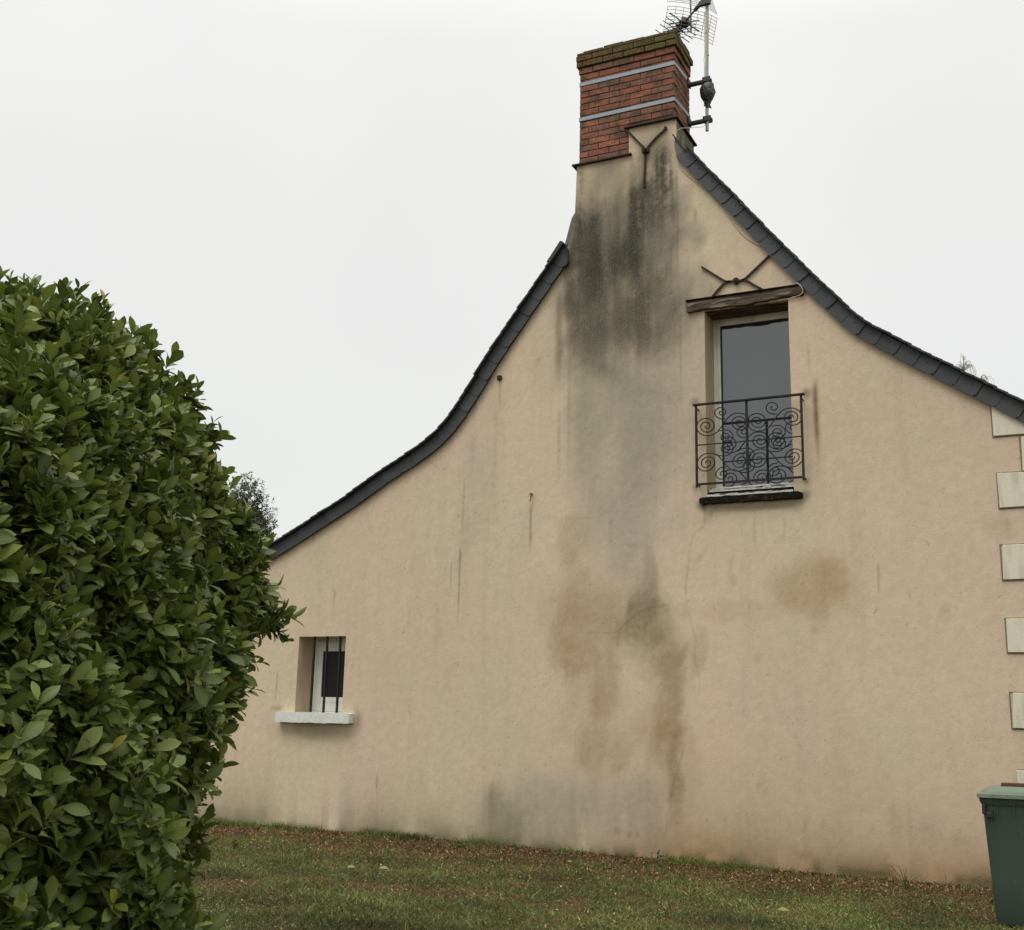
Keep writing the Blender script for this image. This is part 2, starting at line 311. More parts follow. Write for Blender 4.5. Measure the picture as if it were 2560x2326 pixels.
# ---- weathering of the render, written in wall coordinates
base = lin(206, 187, 161)
wn = fbm(X*.7, Z*.55, 3, 4); Cc = np.ones((len(X), 3))*base
Cc *= (1+(wn-.5)*.16)[:, None]; pk = fbm(X*1.1+9, Z*.8, 21, 3)[:, None]
Cc = Cc*(1+(pk-.5)*np.array([[.10, -.04, .07]]))
streak = fbm(X*9, Z*.35, 5, 3); Cc *= (1-.045*sstep(.55, .8, streak))[:, None]
def lay(mask, col):                       # stain: pull the colour towards col
    global Cc
    m = np.clip(mask, 0, 1)[:, None]; Cc = Cc*(1-m)+col*m
def blob(px, py, rx, ry, soft=.6, warp=.35, seed=1, pw=1.):
    c = W(px, py); ax = abs(W(px+rx, py)[0]-W(px-rx, py)[0])/2; az = abs(W(px, py+ry)[2]-W(px, py-ry)[2])/2
    wx = (fbm(XR*2.9+seed, ZR*2.1, seed, 5)-.5)*3.4*warp; wz = (fbm(XR*2.6-seed, ZR*2.2, seed+5, 5)-.5)*3.4*warp
    d = np.hypot((X-c[0])/ax+wx, (Z-c[2])/az+wz)
    return 1-sstep(1-soft, 1+soft*.5, d)
XR, ZR = X*.83-Z*.56, X*.56+Z*.83; grain = fbm(XR*19, ZR*15, 31, 3); vst = fbm(X*11, Z*.8, 33, 4); vst2 = fbm(X*26, Z*1.1, 37, 3)
GRY = lin(158, 152, 132); SOOT = lin(74, 72, 62); MID = lin(118, 113, 97); mott = fbm(XR*27, ZR*23, 39, 3); mott2 = sstep(.3, .75, fbm(X*5, Z*2.4, 49, 5))
# grey veil under the chimney
lay(blob(1590, 930, 215, 400, .7, .25, 3)*.70*(.8+.5*(vst-.5)), GRY)
lay(blob(1565, 660, 165, 270, .5, .3, 4)*.95*(.9+.6*(vst-.5)), MID); lay(blob(1550, 590, 135, 140, .6, .25, 24)*.8*(.55+.6*mott2), lin(98, 95, 82)); lay(blob(1500, 790, 110, 130, .8, .35, 29)*.6*(.5+.7*mott2), lin(104, 98, 80)); lay(blob(1640, 780, 100, 90, .8, .35, 28)*.5*(.5+.7*mott2), lin(108, 98, 82)); lay(blob(1455, 640, 40, 170, .6, .2, 26)*.6*(.6+.6*mott2), lin(88, 84, 68))
lay(blob(1590, 1120, 66, 180, .8, .3, 6)*.55, lin(146, 138, 126)); lay(blob(1540, 1080, 150, 215, .45, .2, 36)*.5*(.7+.6*(vst-.5)), lin(162, 156, 138)); lay(blob(1560, 1340, 110, 110, .8, .3, 38)*.35, lin(166, 160, 142))
lay(blob(1465, 1010, 50, 220, .8, .4, 7)*.35, lin(142, 138, 116))
for (px, py, rx, ry, a, sd_) in ((1605, 560, 62, 130, .95, 1), (1652, 385, 26, 60, .65, 21), (1664, 470, 28, 100, .7, 22), (1600, 465, 45, 60, .6, 19), (1628, 500, 40, 70, .6, 18), (1565, 610, 42, 90, .8, 2), (1475, 535, 45, 60, .75, 3), (1450, 500, 14, 110, .7, 4), (1470, 680, 62, 150, .8, 5),
        (1520, 650, 60, 120, .55, 6), (1655, 440, 30, 110, .6, 7), (1650, 540, 42, 80, .5, 8), (1590, 780, 45, 110, .65, 9), (1660, 770, 70, 75, .45, 10), (1455, 830, 45, 110, .5, 11),
        (1500, 880, 40, 60, .4, 12), (1585, 690, 30, 80, .7, 13), (1545, 500, 18, 60, .35, 14), (1600, 430, 22, 70, .45, 15), (1560, 780, 55, 90, .35, 17)):
    lay(blob(px, py, rx, ry, .75, .45, sd_)*a*np.clip(.62+1.6*(vst-.4)+.7*(vst2-.5)+1.1*(mott-.5)+.5*(mott2-.5), .1, 1.1), SOOT if a > .5 else MID*.9)
lay(blob(1520, 445, 85, 45, .6, .3, 9)*.55, lin(160, 152, 124))
lay(blob(1618, 345, 45, 45, .6, .25, 8)*.6, lin(160, 152, 126))
lay(blob(1640, 610, 40, 60, .8, .4, 5)*.45, lin(146, 140, 124))
lay(blob(1556, 560, 9, 90, .7, .5, 12)*.4, lin(136, 126, 108))
lay(blob(1398, 830, 9, 130, .9, .3, 14)*.5, lin(104, 96, 78)); lay(blob(1418, 700, 14, 80, .9, .4, 15)*.55, lin(84, 80, 64))
# damp brown patches
BR = lin(156, 132, 98)
for (px, py, rx, ry, a, col) in ((1470, 1570, 130, 165, .25, lin(166, 142, 110)), (1500, 1800, 85, 160, .22, lin(166, 142, 110)), (1665, 1800, 72, 230, .28, lin(160, 136, 104)), (1610, 1550, 110, 120, .28, lin(152, 134, 106)), (2030, 1460, 120, 85, .3, lin(172, 144, 110)), (1460, 1560, 85, 115, .5, BR), (1440, 1360, 40, 90, .3, lin(150, 128, 100)), (1515, 1720, 35, 75, .45, BR), (1500, 1865, 55, 62, .5, BR), (1612, 1560, 62, 70, .6, lin(126, 110, 84)),
        (1628, 1440, 20, 85, .4, lin(138, 124, 100)), (1600, 1510, 45, 45, .35, lin(126, 114, 92)), (1660, 1600, 45, 60, .35, lin(134, 118, 90)), (1672, 1770, 52, 160, .6, BR), (1685, 1960, 24, 110, .5, lin(128, 110, 80)), (1745, 1620, 26, 55, .3, lin(150, 122, 92)),
        (2030, 1458, 92, 66, .5, lin(164, 134, 98)), (1440, 1640, 60, 50, .3, BR), (1850, 1530, 120, 26, .2, lin(160, 130, 98)), (2490, 1330, 40, 30, .15, lin(150, 124, 92))):
    mb_ = blob(px, py, rx*1.08, ry*1.08, .8, .42, int(px) % 23); mb_ = sstep(.1, .8, mb_+(fbm(XR*6, ZR*3.5, 61, 5)-.5)*.45+(vst-.5)*.25)*.75+.25*mb_; edge_ = np.clip(1-np.abs(mb_-.35)/.25, 0, 1)*.12; lay((mb_*a+edge_*a)*.78*(1.2+1.0*(fbm(X*3, Z*3, 19, 4)-.5)+.9*(mott-.5)), col)
# pale grey repaired area and damp foot
GB = lin(154, 149, 134)
for (px, py, rx, ry, a) in ((1440, 2030, 260, 80, .28), (1500, 2010, 130, 85, .5), (1340, 2010, 110, 70, .4), (1250, 2040, 50, 60, .35), (1600, 2030, 60, 90, .4), (1420, 1960, 60, 60, .3), (1580, 1380, 55, 90, .35), (1570, 1300, 90, 60, .25), (862, 2010, 20, 70, .35), (928, 2050, 18, 40, .3),
        (1190, 1180, 45, 160, .32), (1160, 1330, 25, 130, .25), (2238, 2055, 24, 55, .4), (2315, 2075, 34, 50, .35), (2400, 2110, 40, 40, .35), (1310, 1330, 30, 60, .2)):
    lay(blob(px, py, rx, ry, .8, .36, int(px) % 19)*a*(.8+.9*(vst-.5)), GB)
lay(blob(1237, 2012, 24, 55, .9, .7, 4)*.6*(.5+1.1*(vst-.3)), lin(116, 112, 86)); lay(blob(1290, 2060, 60, 50, .9, .6, 14)*.35, lin(128, 124, 98)); lay(blob(2272, 2060, 9, 70, .5, .2, 3)*.4, lin(186, 166, 132))
for (px, py, r_) in ((1538, 2085, 10), (1570, 2092, 8), (1590, 2088, 6)): lay(blob(px, py, r_, r_*1.4, .9, .9, 3)*.4, lin(98, 96, 80))
foot = np.exp(-np.clip(Z, 0, 9)/.32)
lay(foot*.7*sstep(.35, .7, fbm(X*1.6, Z*.4, 41, 4))*(X < -5.3), lin(112, 108, 76))
lay(foot*.55*(X > -6)*sstep(-6, -4.5, X), lin(150, 114, 78)); lay(np.exp(-np.clip(Z, 0, 9)/.6)*.6*sstep(-5.2, -4, X)*fbm(X*.8, Z*2, 44, 3)*1.4, lin(160, 126, 90))
lay(np.exp(-np.clip(Z, 0, 9)/.09)*.75*sstep(.3, .6, fbm(X*4, Z*3, 43, 3)), lin(88, 84, 54))
col_ = fbm(X*3.2, Z*.05, 47, 2); lay(np.exp(-np.clip(Z, 0, 9)/.25)*sstep(.56, .64, col_)*.4, lin(122, 118, 92))
# thin run-off streaks
for (px, y0, y1, wd, a, c_) in ((2037, 950, 1215, 6, .55, lin(126, 100, 78)), (1151, 1370, 1590, 2.5, .5, MID), (1160, 1200, 1380, 2.5, .3, MID), (1328, 1262, 1420, 3, .45, MID), (1250, 955, 1040, 3, .3, MID), (2195, 1405, 1510, 2, .45, MID), (1128, 1400, 1500, 2, .3, MID), (836, 1470, 1560, 2.5, .25, MID),
        (693, 1680, 1775, 2.5, .3, MID), (942, 1940, 1995, 2.5, .35, MID), (1780, 820, 1000, 3, .3, MID), (1800-46, 790, 860, 3, .4, lin(180, 172, 150)), (1738, 520, 600, 4, .3, MID), (1692, 430, 780, 3, .4, MID), (1678, 600, 820, 2.5, .3, MID), (1700, 700, 1100, 3, .25, MID), (1398, 1020, 1230, 3, .25, MID), (1425, 760, 1280, 4, .2, MID), (1240, 1010, 1350, 6, .14, MID), (1770, 850, 1230, 4, .15, MID), (2020, 860, 950, 4, .2, MID), (1885, 1290, 1400, 3, .18, MID), (1960, 1290, 1370, 3, .15, MID)):
    p0, p1 = W(px, y0), W(px, y1); wm = wd/190.
    xx = p0[0]+(p1[0]-p0[0])*0+.012*(fbm(Z*3, Z*0+px, 3, 2)-.5); t = (p0[2]-Z)/(p0[2]-p1[2])
    m_ = np.exp(-((X-xx)/wm)**2)*sstep(-.05, .1, t)*(1-sstep(.4, 1., t))*(.5+.8*fbm(X*8, Z*5, 3, 2)); lay(m_*a*1.5, c_)
# grime halos beside fixings, sill and lintel
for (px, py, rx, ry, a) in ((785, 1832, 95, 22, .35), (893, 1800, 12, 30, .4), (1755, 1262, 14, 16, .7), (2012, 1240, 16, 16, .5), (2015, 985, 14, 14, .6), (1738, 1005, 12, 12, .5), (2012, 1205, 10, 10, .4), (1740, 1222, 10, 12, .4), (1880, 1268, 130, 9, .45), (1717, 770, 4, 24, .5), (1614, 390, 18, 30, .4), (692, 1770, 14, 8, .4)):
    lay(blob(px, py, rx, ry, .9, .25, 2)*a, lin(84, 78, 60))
# crack lines
def crack(pts, wd, a):
    pw = np.array([W(*p)[[0, 2]] for p in pts]); best = np.full(len(X), 9.)
    lo, hi = pw.min(0)-.1, pw.max(0)+.1; idx = np.where((X > lo[0]) & (X < hi[0]) & (Z > lo[1]) & (Z < hi[1]))[0]
    x = X[idx]+(fbm(X[idx]*9, Z[idx]*9, 71, 3)-.5)*.05; z = Z[idx]+(fbm(X[idx]*9+7, Z[idx]*9, 73, 3)-.5)*.05; b = np.full(len(idx), 9.)
    for p, q in zip(pw[:-1], pw[1:]):
        d = q-p; t = np.clip(((x-p[0])*d[0]+(z-p[1])*d[1])/(d@d), 0, 1); b = np.minimum(b, np.hypot(x-p[0]-t*d[0], z-p[1]-t*d[1]))
    best[idx] = b; lay(np.exp(-(best/wd)**2)*a*.62*np.clip(.1+1.5*(fbm(X*4, Z*4, 77, 3)-.2), .1, 1.2), lin(92, 80, 60))
crack([(1760, 1272), (1763, 1290), (1757, 1315), (1735, 1335), (1730, 1350), (1720, 1395), (1716, 1440), (1713, 1490), (1718, 1520), (1728, 1560), (1738, 1600), (1740, 1660), (1747, 1700), (1746, 1760)], .009, .55)
crack([(1718, 1800), (1702, 1900), (1682, 1960), (1668, 2050), (1660, 2100)], .011, .5)
crack([(1670, 1512), (1640, 1518), (1615, 1522), (1590, 1540), (1565, 1555), (1550, 1575), (1535, 1583), (1500, 1582), (1470, 1580)], .011, .75)
crack([(1350, 1290), (1420, 1296), (1480, 1295), (1540, 1277), (1620, 1277)], .012, .22); crack([(1055, 1152), (1080, 1160), (1100, 1172), (1145, 1186)], .009, .4)
crack([(1560, 1361), (1600, 1362)], .008, .4); crack([(1560, 1640), (1760, 1645)], .02, .12)
# pores
pore = vn(XR*33, ZR*40, 91); lay(sstep(.93, .99, pore)*.35, lin(96, 86, 66)); lay(sstep(.94, 1., vn(XR*35, ZR*40, 93))*.25, lin(206, 190, 160))
Cc *= (1+(grain-.5)*.14+(mott-.5)*.10)[:, None]
lum = Cc.mean(1); dirtm = np.clip((.27-lum)/.2, 0, 1)
V = np.c_[X, np.zeros(len(X)), Z]
wall = from_np('gable_wall', V, F, m_render, house, cols=np.clip(Cc, 0, 1), fl=dirtm)
tag(wall, 'beige rendered gable wall with black soot streaks and brown damp patches')
for (x0, x1, z0, z1) in OPEN:              # reveals
    mb = MB(); T = .36
    mb.add([(x0, 0, z0), (x0, T, z0), (x0, T, z1), (x0, 0, z1)], [(0, 1, 2, 3)]); mb.add([(x1, 0, z0), (x1, T, z0), (x1, T, z1), (x1, 0, z1)], [(0, 3, 2, 1)])
    mb.add([(x0, 0, z1), (x1, 0, z1), (x1, T, z1), (x0, T, z1)], [(0, 1, 2, 3)]); mb.add([(x0, 0, z0), (x1, 0, z0), (x1, T, z0), (x0, T, z0)], [(0, 3, 2, 1)])
    mb.build('window_reveal', m_reveal, house)
mb = MB()                                  # the other walls
zl, zr = float(topz(LEFT_X)), float(topz(RIGHT_X))
mb.box((LEFT_X, .02, -.1), (LEFT_X+.4, BACK_Y, zl-.02)).box((RIGHT_X-.4, .02, -.1), (RIGHT_X, BACK_Y, zr-.02))
xb = np.linspace(LEFT_X, RIGHT_X, 60); poly = [(LEFT_X, -.1), (RIGHT_X, -.1)]+[(x, min(float(topz(x)), 8.6)-.02) for x in xb[::-1]]
mb.prism(poly, BACK_Y, BACK_Y+.3); mb.build('side_wall', m_reveal, house)

# roof slopes with stepped slate courses, and the slate verge
def slope(K, s0, s1, up_sign, y1, ystart=-.125):
    mb = MB(); st = .125; s = s0
    while s < s1-.01:
        e_ = min(s+st+.02, s1); jj = random.uniform(-.003, .004)
        # tail (down-hill end) is thicker so the courses step
        lo, hi_ = (.168, .158) if up_sign > 0 else (.158, .168)
        th = .020
        a, b = K.at(s, lo+jj), K.at(e_, hi_+jj); a2, b2 = K.at(s, lo+th+jj), K.at(e_, hi_+th+jj); y0 = ystart+random.uniform(-.012, .008)
        mb.add([(a[0], y0, a[1]), (b[0], y0, b[1]), (b2[0], y0, b2[1]), (a2[0], y0, a2[1]), (a[0], y1, a[1]), (b[0], y1, b[1]), (b2[0], y1, b2[1]), (a2[0], y1, a2[1])],
               [(0, 1, 2, 3), (7, 6, 5, 4), (3, 2, 6, 7), (0, 4, 5, 1), (0, 3, 7, 4), (1, 5, 6, 2)]); s += st
    return mb
o = slope(KL, 0, KL.L, 1, BACK_Y+.3).build('roof', m_slated, house); o['label'] = 'dark slate roof slope sweeping down to the left'
o = slope(KR, 0, KR.L, -1, BACK_Y+.3).build('roof', m_slated, house); o['label'] = 'dark slate roof slope sweeping down to the right'
# the ridge part behind the chimney
pL = KL.at(KL.L, .17); pR = KR.at(0, .17); ap = np.array([-4.37, 8.95])
MB().prism([tuple(pL), (pL[0]+.1, pL[1]-.3), (pR[0]-.05, pR[1]-.35), tuple(pR), tuple(ap)][::1], .78, BACK_Y+.3).build('ridge_roof', m_slated, house)
def verge(K, s0, s1, st, tail):
    mb = MB(); s = s0; k = 0
    while s < s1-.03:
        e_ = min(s+st, s1); h = .163+random.uniform(-.003, .003); y = YV-(.003 if k % 2 else 0)+random.uniform(-.002, .002)
        if tail < 0: pts = [(s-.02, -.004), (e_-.034, -.004), (e_-.008, .030), (e_-.008, h), (s-.02, h)]; dy = [.002, -.008, -.009, -.009, .002]
        else: pts = [(s+.008, .030), (s+.034, -.004), (e_+.02, -.004), (e_+.02, h), (s+.008, h)]; dy = [-.009, -.008, .002, .002, -.009]
        q = [K.at(min(max(a, 0), K.L), b+random.uniform(-.002, .002)) for a, b in pts]; n = len(q)
        # open joint line: the slates' own tails cast it
        vs = [(p[0], y+d, p[1]) for p, d in zip(q, dy)]+[(p[0], y+d+.007, p[1]) for p, d in zip(q, dy)]
        mb.add(vs, [tuple(range(n)), tuple(range(2*n-1, n-1, -1))]+[(i, i+n, (i+1) % n+n, (i+1) % n) for i in range(n)])
        for _ in range(1):
            c = K.at((s+e_)/2+.03*random.uniform(-1, 1), .1)
            mb.box((c[0]-.004, y-.014, c[1]-.004), (c[0]+.004, y, c[1]+.004))
        s += st*random.uniform(.97, 1.03); k += 1
    return mb
def backing(K):                              # board behind the verge slates closes the gap to the wall
    mb = MB(); n = 60
    for i in range(n):
        a, b = K.L*i/n, K.L*(i+1)/n; p = [K.at(a, .012), K.at(b, .012), K.at(b, .155), K.at(a, .155)]
        mb.add([(q[0], YV+.010, q[1]) for q in p]+[(q[0], .004, q[1]) for q in p], [(0, 1, 2, 3), (0, 4, 5, 1), (2, 6, 7, 3)]+([(0, 3, 7, 4)] if i == 0 else [])+([(1, 5, 6, 2)] if i == n-1 else []))
    return mb
o = verge(KL, .0, KL.L, .245, 1).build('verge', m_slate, house); o['label'] = 'grey slate verge boards along the left roof edge'
backing(KL).build('verge_board', m_seal, o)
o = verge(KR, .0, KR.L, .238, -1).build('verge', m_slate, house); o['label'] = 'grey slate verge boards along the right roof edge'
backing(KR).build('verge_board', m_seal, o)
# flashings where the roof meets the stack
def poly_px(pts, y0, y1): return MB().prism([tuple(W(*p, y0)[[0, 2]]) for p in pts][::-1], y0, y1)
poly_px([(1411, 615), (1429, 546), (1437.5, 532), (1437, 560), (1424, 612)], .012, .10).build('flashing', m_flash, house)
poly_px([(1687, 347), (1700, 366), (1709, 377), (1692, 394), (1687, 372)], -.045, -.004).build('flashing', m_flash, house)
MB().tube([W(1682, 337, -.06), W(1700, 361, -.06), W(1713, 377, -.07)], .011, 6).build('flashing', m_iron, house)
poly_px([(1378, 642), (1403, 605), (1409, 607), (1417.5, 622), (1419, 654), (1413.5, 664), (1398, 668)], -.063, -.004).build('verge_end', m_slate, house)
poly_px([(1366, 655), (1400, 602), (1406, 604), (1409, 607), (1403, 614), (1377, 652)], -.125, -.064).build('verge_end', m_slated, house)
poly_px([(1409, 606), (1417, 618), (1421, 650), (1417, 662), (1413, 662), (1416, 648), (1413, 622)], -.075, -.0635).build('verge_end', m_seal, house)

# quoins
mb = MB(); mj = MB()
def quoin(x0, z0, z1, top=None):
    j = lambda: random.uniform(-.013, .013)
    P_ = [(x0+j(), z0+j()), (RIGHT_X+.002, z0), (RIGHT_X+.002, z1), (x0+j(), z1+j())] if top is None else top
    m = MB(); m.prism(P_, -.022, 0.0015); o = m.build('quoin', m_quoin, house, bevel=.004)
    x, zA, zB = P_[0][0], P_[0][1], P_[-1][1]
    mj.box((x-.012, -.006, zA-.014), (RIGHT_X, .0005, zA-.001)); 
    if top is None: mj.box((x-.012, -.006, zB+.001), (RIGHT_X, .0005, zB+.010))
    mj.box((x-.013, -.0063, zA-.01), (x-.001, .0005, zB+.004))
WQ, NQ = -.655, -.402
xr = [(-.655), RIGHT_X+.002]
quoin(WQ, 0, 0, top=[(WQ, 4.405), (RIGHT_X+.002, 4.405), (RIGHT_X+.002, float(topz(RIGHT_X))-.05), (WQ, float(topz(WQ))-.02)])
z = 4.00
for k in range(6):
    quoin(WQ, z-.345, z); z -= .737
z = 4.385
for k in range(6):
    quoin(NQ, z-.365, z); z -= .737
mj.build('quoin_joint', m_dirt, house)

# chimney
chim = empty('chimney', (-4.7, .3, 8.4)); link(chim, house); chim.location = Vector((-4.7, .3, 8.4))-house.location
chim['label'] = 'tall red brick chimney with mossy crown and two steel straps'
def chb(mb, name, m, **k): o = mb.build(name, m, None, **k); o.parent = chim; o.location = -Vector((-4.7, .3, 8.4)); return o
mb = MB(); mb.box((XC0+.004, .012, 6.9), (XC1, .70, ZC1-.002)); mb.box((XC1+.001, .010, 6.9), (XC2-.002, .735, ZC2-.002)); chb(mb, 'shaft', m_shaft)
mb = MB()
mb.box((XC0-.055, -.045, ZC1), (XC1+.045, .0, ZC1+.018)); mb.box((XC0-.055, .0, ZC1), (XC0+.03, .72, ZC1+.018))
mb.box((XC1-.055, -.048, ZC2), (XC2+.03, .0, ZC2+.018)); mb.box((XC2-.04, .0, ZC2), (XC2+.032, .78, ZC2+.0182)); chb(mb, 'drip_slate', m_iron)
BX0, BX1, BY0, BY1 = -5.362, -4.072, .006, .640
mb = MB(); mb.box((BX0+.012, BY0+.012, ZC1+.02), (XC1-.001, BY1-.012, 9.98)).box((XC1, BY0+.0125, ZC2+.02), (BX1-.012, BY1-.0125, 9.98)); chb(mb, 'mortar_core', m_mortar)
def course(mb, z, h, out, off, full=True, ragged=0):
    x0, x1, y0, y1 = BX0-out, BX1+out, BY0-out, BY1+out; jo = .009; bl = .286; d = .105
    xa = x0 if full else x0
    xe = x1 if full else XC1-.008
    def run(a, b, off, fn):
        t = a-off
        while t < b-.01:
            s_, e_ = max(t, a), min(t+bl, b)
            if e_-s_ > .03: fn(s_+jo/2 if s_ > a+.001 else s_, e_-jo/2 if e_ < b-.001 else e_)
            t += bl
    def J(): return random.uniform(-.003, .003)
    zz, ze = z+jo/2, z+h-jo/2
    rg = lambda: random.uniform(-ragged, 0)
    run(x0, xe, off, lambda a, b: mb.box((a, y0+J(), zz), (b, y0+d, ze+rg()), jit=.0015))
    run(x0, x1, bl-off, lambda a, b: mb.box((a, y1-d, zz), (b, y1+J(), ze+rg()), jit=.0015))
    run(y0+d+jo, y1-d-jo, .5*bl-off*.5, lambda a, b: (mb.box((x1-d, a, zz), (x1+J(), b, ze+rg()), jit=.0015) if full else None, mb.box((x0+J(), a, zz), (x0+d, b, ze+rg()), jit=.0015)))
mb = MB(); hh = (9.730-ZC1-.02)/15; z = ZC1+.02
for k in range(15):
    if z < ZC2+.005: course(mb, z, hh, 0, .14*(k % 2)+.02, full=False)
    else: course(mb, z, hh, 0, .14*(k % 2)+.02)
    z += hh
# partial course above the raised shaft
mb.box((XC1+.005, BY0, ZC2+.022), (XC1+.30, BY0+.1, ZC2+.022+.03)).box((XC1+.311, BY0, ZC2+.022), (BX1, BY0+.1, ZC2+.052)).box((BX1-.1, BY0+.11, ZC2+.022), (BX1, .36, ZC2+.055)).box((BX1-.1, .37, ZC2+.022), (BX1, BY1, ZC2+.055))
chb(mb, 'brickwork', m_brick, bevel=.004)
mb = MB(); course(mb, 9.730, .090, .014, .09); mb2 = MB(); course(mb2, 9.820, .086, .040, .2); course(mb2, 9.906, .086, .044, .06); course(mb2, 9.992, .066, .036, .2, ragged=.025)
mb2.box((BX0, BY0, 9.95), (BX1, BY1, 10.03))
chb(mb, 'corbel', m_brick, bevel=.004); chb(mb2, 'crown', m_moss, bevel=.006)
for zt in (9.612, 9.108):
    mb = MB(); zb = zt-.05; rise = .075
    mb.box((BX0-.006, BY0-.007, zb), (BX1+.005, BY0-.002, zt)); mb.box((BX0-.006, BY0-.002, zb), (BX0-.001, BY1+.02, zt))
    x = BX1+.001
    mb.add([(x, BY0-.0065, zb), (x+.005, BY0-.0065, zb), (x+.005, BY1+.01, zb+rise), (x, BY1+.01, zb+rise), (x, BY0-.0065, zt), (x+.005, BY0-.0065, zt), (x+.005, BY1+.01, zt+rise), (x, BY1+.01, zt+rise)],
           [(0, 3, 2, 1), (4, 5, 6, 7), (0, 1, 5, 4), (1, 2, 6, 5), (2, 3, 7, 6), (3, 0, 4, 7)])
    chb(mb, 'strap', m_zinc)

# iron wall anchors
def bar(mb, pts, y=-.02, r=.016, flat=(1, .45)): mb.tube([W(*p, y) for p in pts], r, 4, flat=None)
def bend(*p):
    P_ = [np.array(q, float) for q in p]; out = []
    for i in range(len(P_)-1):
        a = P_[max(i-1, 0)]; b = P_[i]; c = P_[i+1]; d = P_[min(i+2, len(P_)-1)]
        for t in np.linspace(0, 1, 6, endpoint=False): out.append(.5*((2*b)+(-a+c)*t+(2*a-5*b+4*c-d)*t*t+(-a+3*b-3*c+d)*t**3))
    return out+[P_[-1]]
mb = MB()
bar(mb, bend((1754, 668), (1785, 687), (1812, 703), (1826, 704), (1840, 703))); bar(mb, bend((1781, 742), (1800, 720), (1812, 708), (1826, 704.5)))
bar(mb, bend((1840, 703), (1855, 701), (1864, 696), (1890, 672), (1924, 639))); bar(mb, bend((1855, 701), (1866, 702), (1885, 713), (1907, 725)))
c = W(1840, 703, -.03); mb.tube([c+np.array([0, .02, 0]), c-np.array([0, .02, 0])], .038, 10); mb.tube([c-np.array([0, .02, 0]), c-np.array([0, .045, 0])], .018, 8)
o = mb.build('wall_anchor', m_iron, house); o['label'] = 'rusty iron wall anchor shaped like a spread X above the tall window'
mb = MB()
bar(mb, ((1562, 322), (1575, 334), (1612, 372))); bar(mb, ((1664, 322), (1640, 345), (1618, 370))); bar(mb, ((1614, 372), (1613, 400), (1610, 470)))
c = W(1614.5, 377, -.025); mb.box(c-np.array([.045, .03, .03]), c+np.array([.045, .015, .02])); mb.tube([c-np.array([0, .03, 0]), c-np.array([0, .06, 0])], .02, 8)
c = W(1664, 321, -.02); mb.tube([c+np.array([0, .01, 0]), c-np.array([0, .012, 0])], .022, 10)
o = mb.build('wall_anchor', m_iron, house); o['label'] = 'dark iron wall anchor shaped like a Y below the chimney bricks'
c = W(1250, 946, 0); mb = MB(); mb.box(c+np.array([-.03, -.035, -.03]), c+np.array([.03, .002, .03])); o = mb.build('iron_bolt', m_iron, house, bevel=.006); o['label'] = 'small square rusty bolt head below the left roof edge'
c = W(1329, 1236, 0); mb = MB(); mb.tube([c+np.array([0, .01, 0]), c+np.array([0, -.03, 0])], .018, 8)
mb.tube([c+np.array(q) for q in ((0, -.03, 0), (.012, -.055, -.02), (.016, -.055, -.06), (.006, -.05, -.095), (-.008, -.035, -.08))], .007, 6); o = mb.build('wall_hook', mat('ochre_hook', lin(150, 118, 78), .7, noise=[((40, 40, 40), 3, tuple(lin(90, 60, 40)), .45, .6, .8)]), house); o['label'] = 'small rusty hook in the middle of the wall'

# tall window
win = empty('window', (-3.22, .36, 4)); win.parent = house; win.location = Vector((-3.22, .36, 4))-house.location; win['label'] = 'tall single pane upper window with pale peeling frame'
def sub(mb, name, m, par, **k): o = mb.build(name, m, None, **k); link(o, par); return o
x0, x1, z0, z1 = OPEN[0]; gx0, gx1, gz0, gz1 = x0+.088, x1-.035, z0+.115, z1-.09
mb = MB(); Y = .345
mb.box((x0+.002, Y, z0+.06), (gx0, Y+.07, z1-.002)); mb.box((gx1, Y, z0+.06), (x1-.002, Y+.07, z1-.002)); mb.box((gx0+.001, Y+.002, gz1), (gx1-.001, Y+.07, z1-.0025))
mb.box((gx0-.03, Y-.008, z0+.07), (gx0-.022, Y+.001, z1-.05))
sub(mb, 'frame', m_frame, win, bevel=.004)
mb = MB(); mb.box((gx0, Y+.006, gz0), (gx0+.022, Y+.05, gz1)).box((gx0+.022, Y+.0065, gz1-.010), (gx1, Y+.05, gz1)); sub(mb, 'seal', m_seal, win)
mb = MB(); mb.box((gx0, Y+.012, z0+.05), (gx1, Y+.055, gz1)); sub(mb, 'pane', m_glass, win)
mb = MB()
for (zz, yy, hh_) in ((z0+.118, .16, .030), (z0+.066, .05, .030), (z0+.004, -.035, .026)):
    n = 11
    for i in range(n):
        a = x0+.01+(x1-x0-.02)*i/n; b = x0+.01+(x1-x0-.02)*(i+1)/n; q = random.uniform(-.002, .002)
        
        mb.box((a, yy+random.uniform(-.006, .006), zz+q), (b+.002, Y+.02, zz+hh_+q+random.uniform(-.006, .004)))
sub(mb, 'sill_board', m_peel, win)
mb = MB(); mb.box((x0+.012, .12, z0+.03), (x1-.012, Y+.02, z0+.118)); mb.box((x0+.012, .0, z0+.005), (x1-.012, Y+.021, z0+.064)); sub(mb, 'sill_block', m_dsill, win)
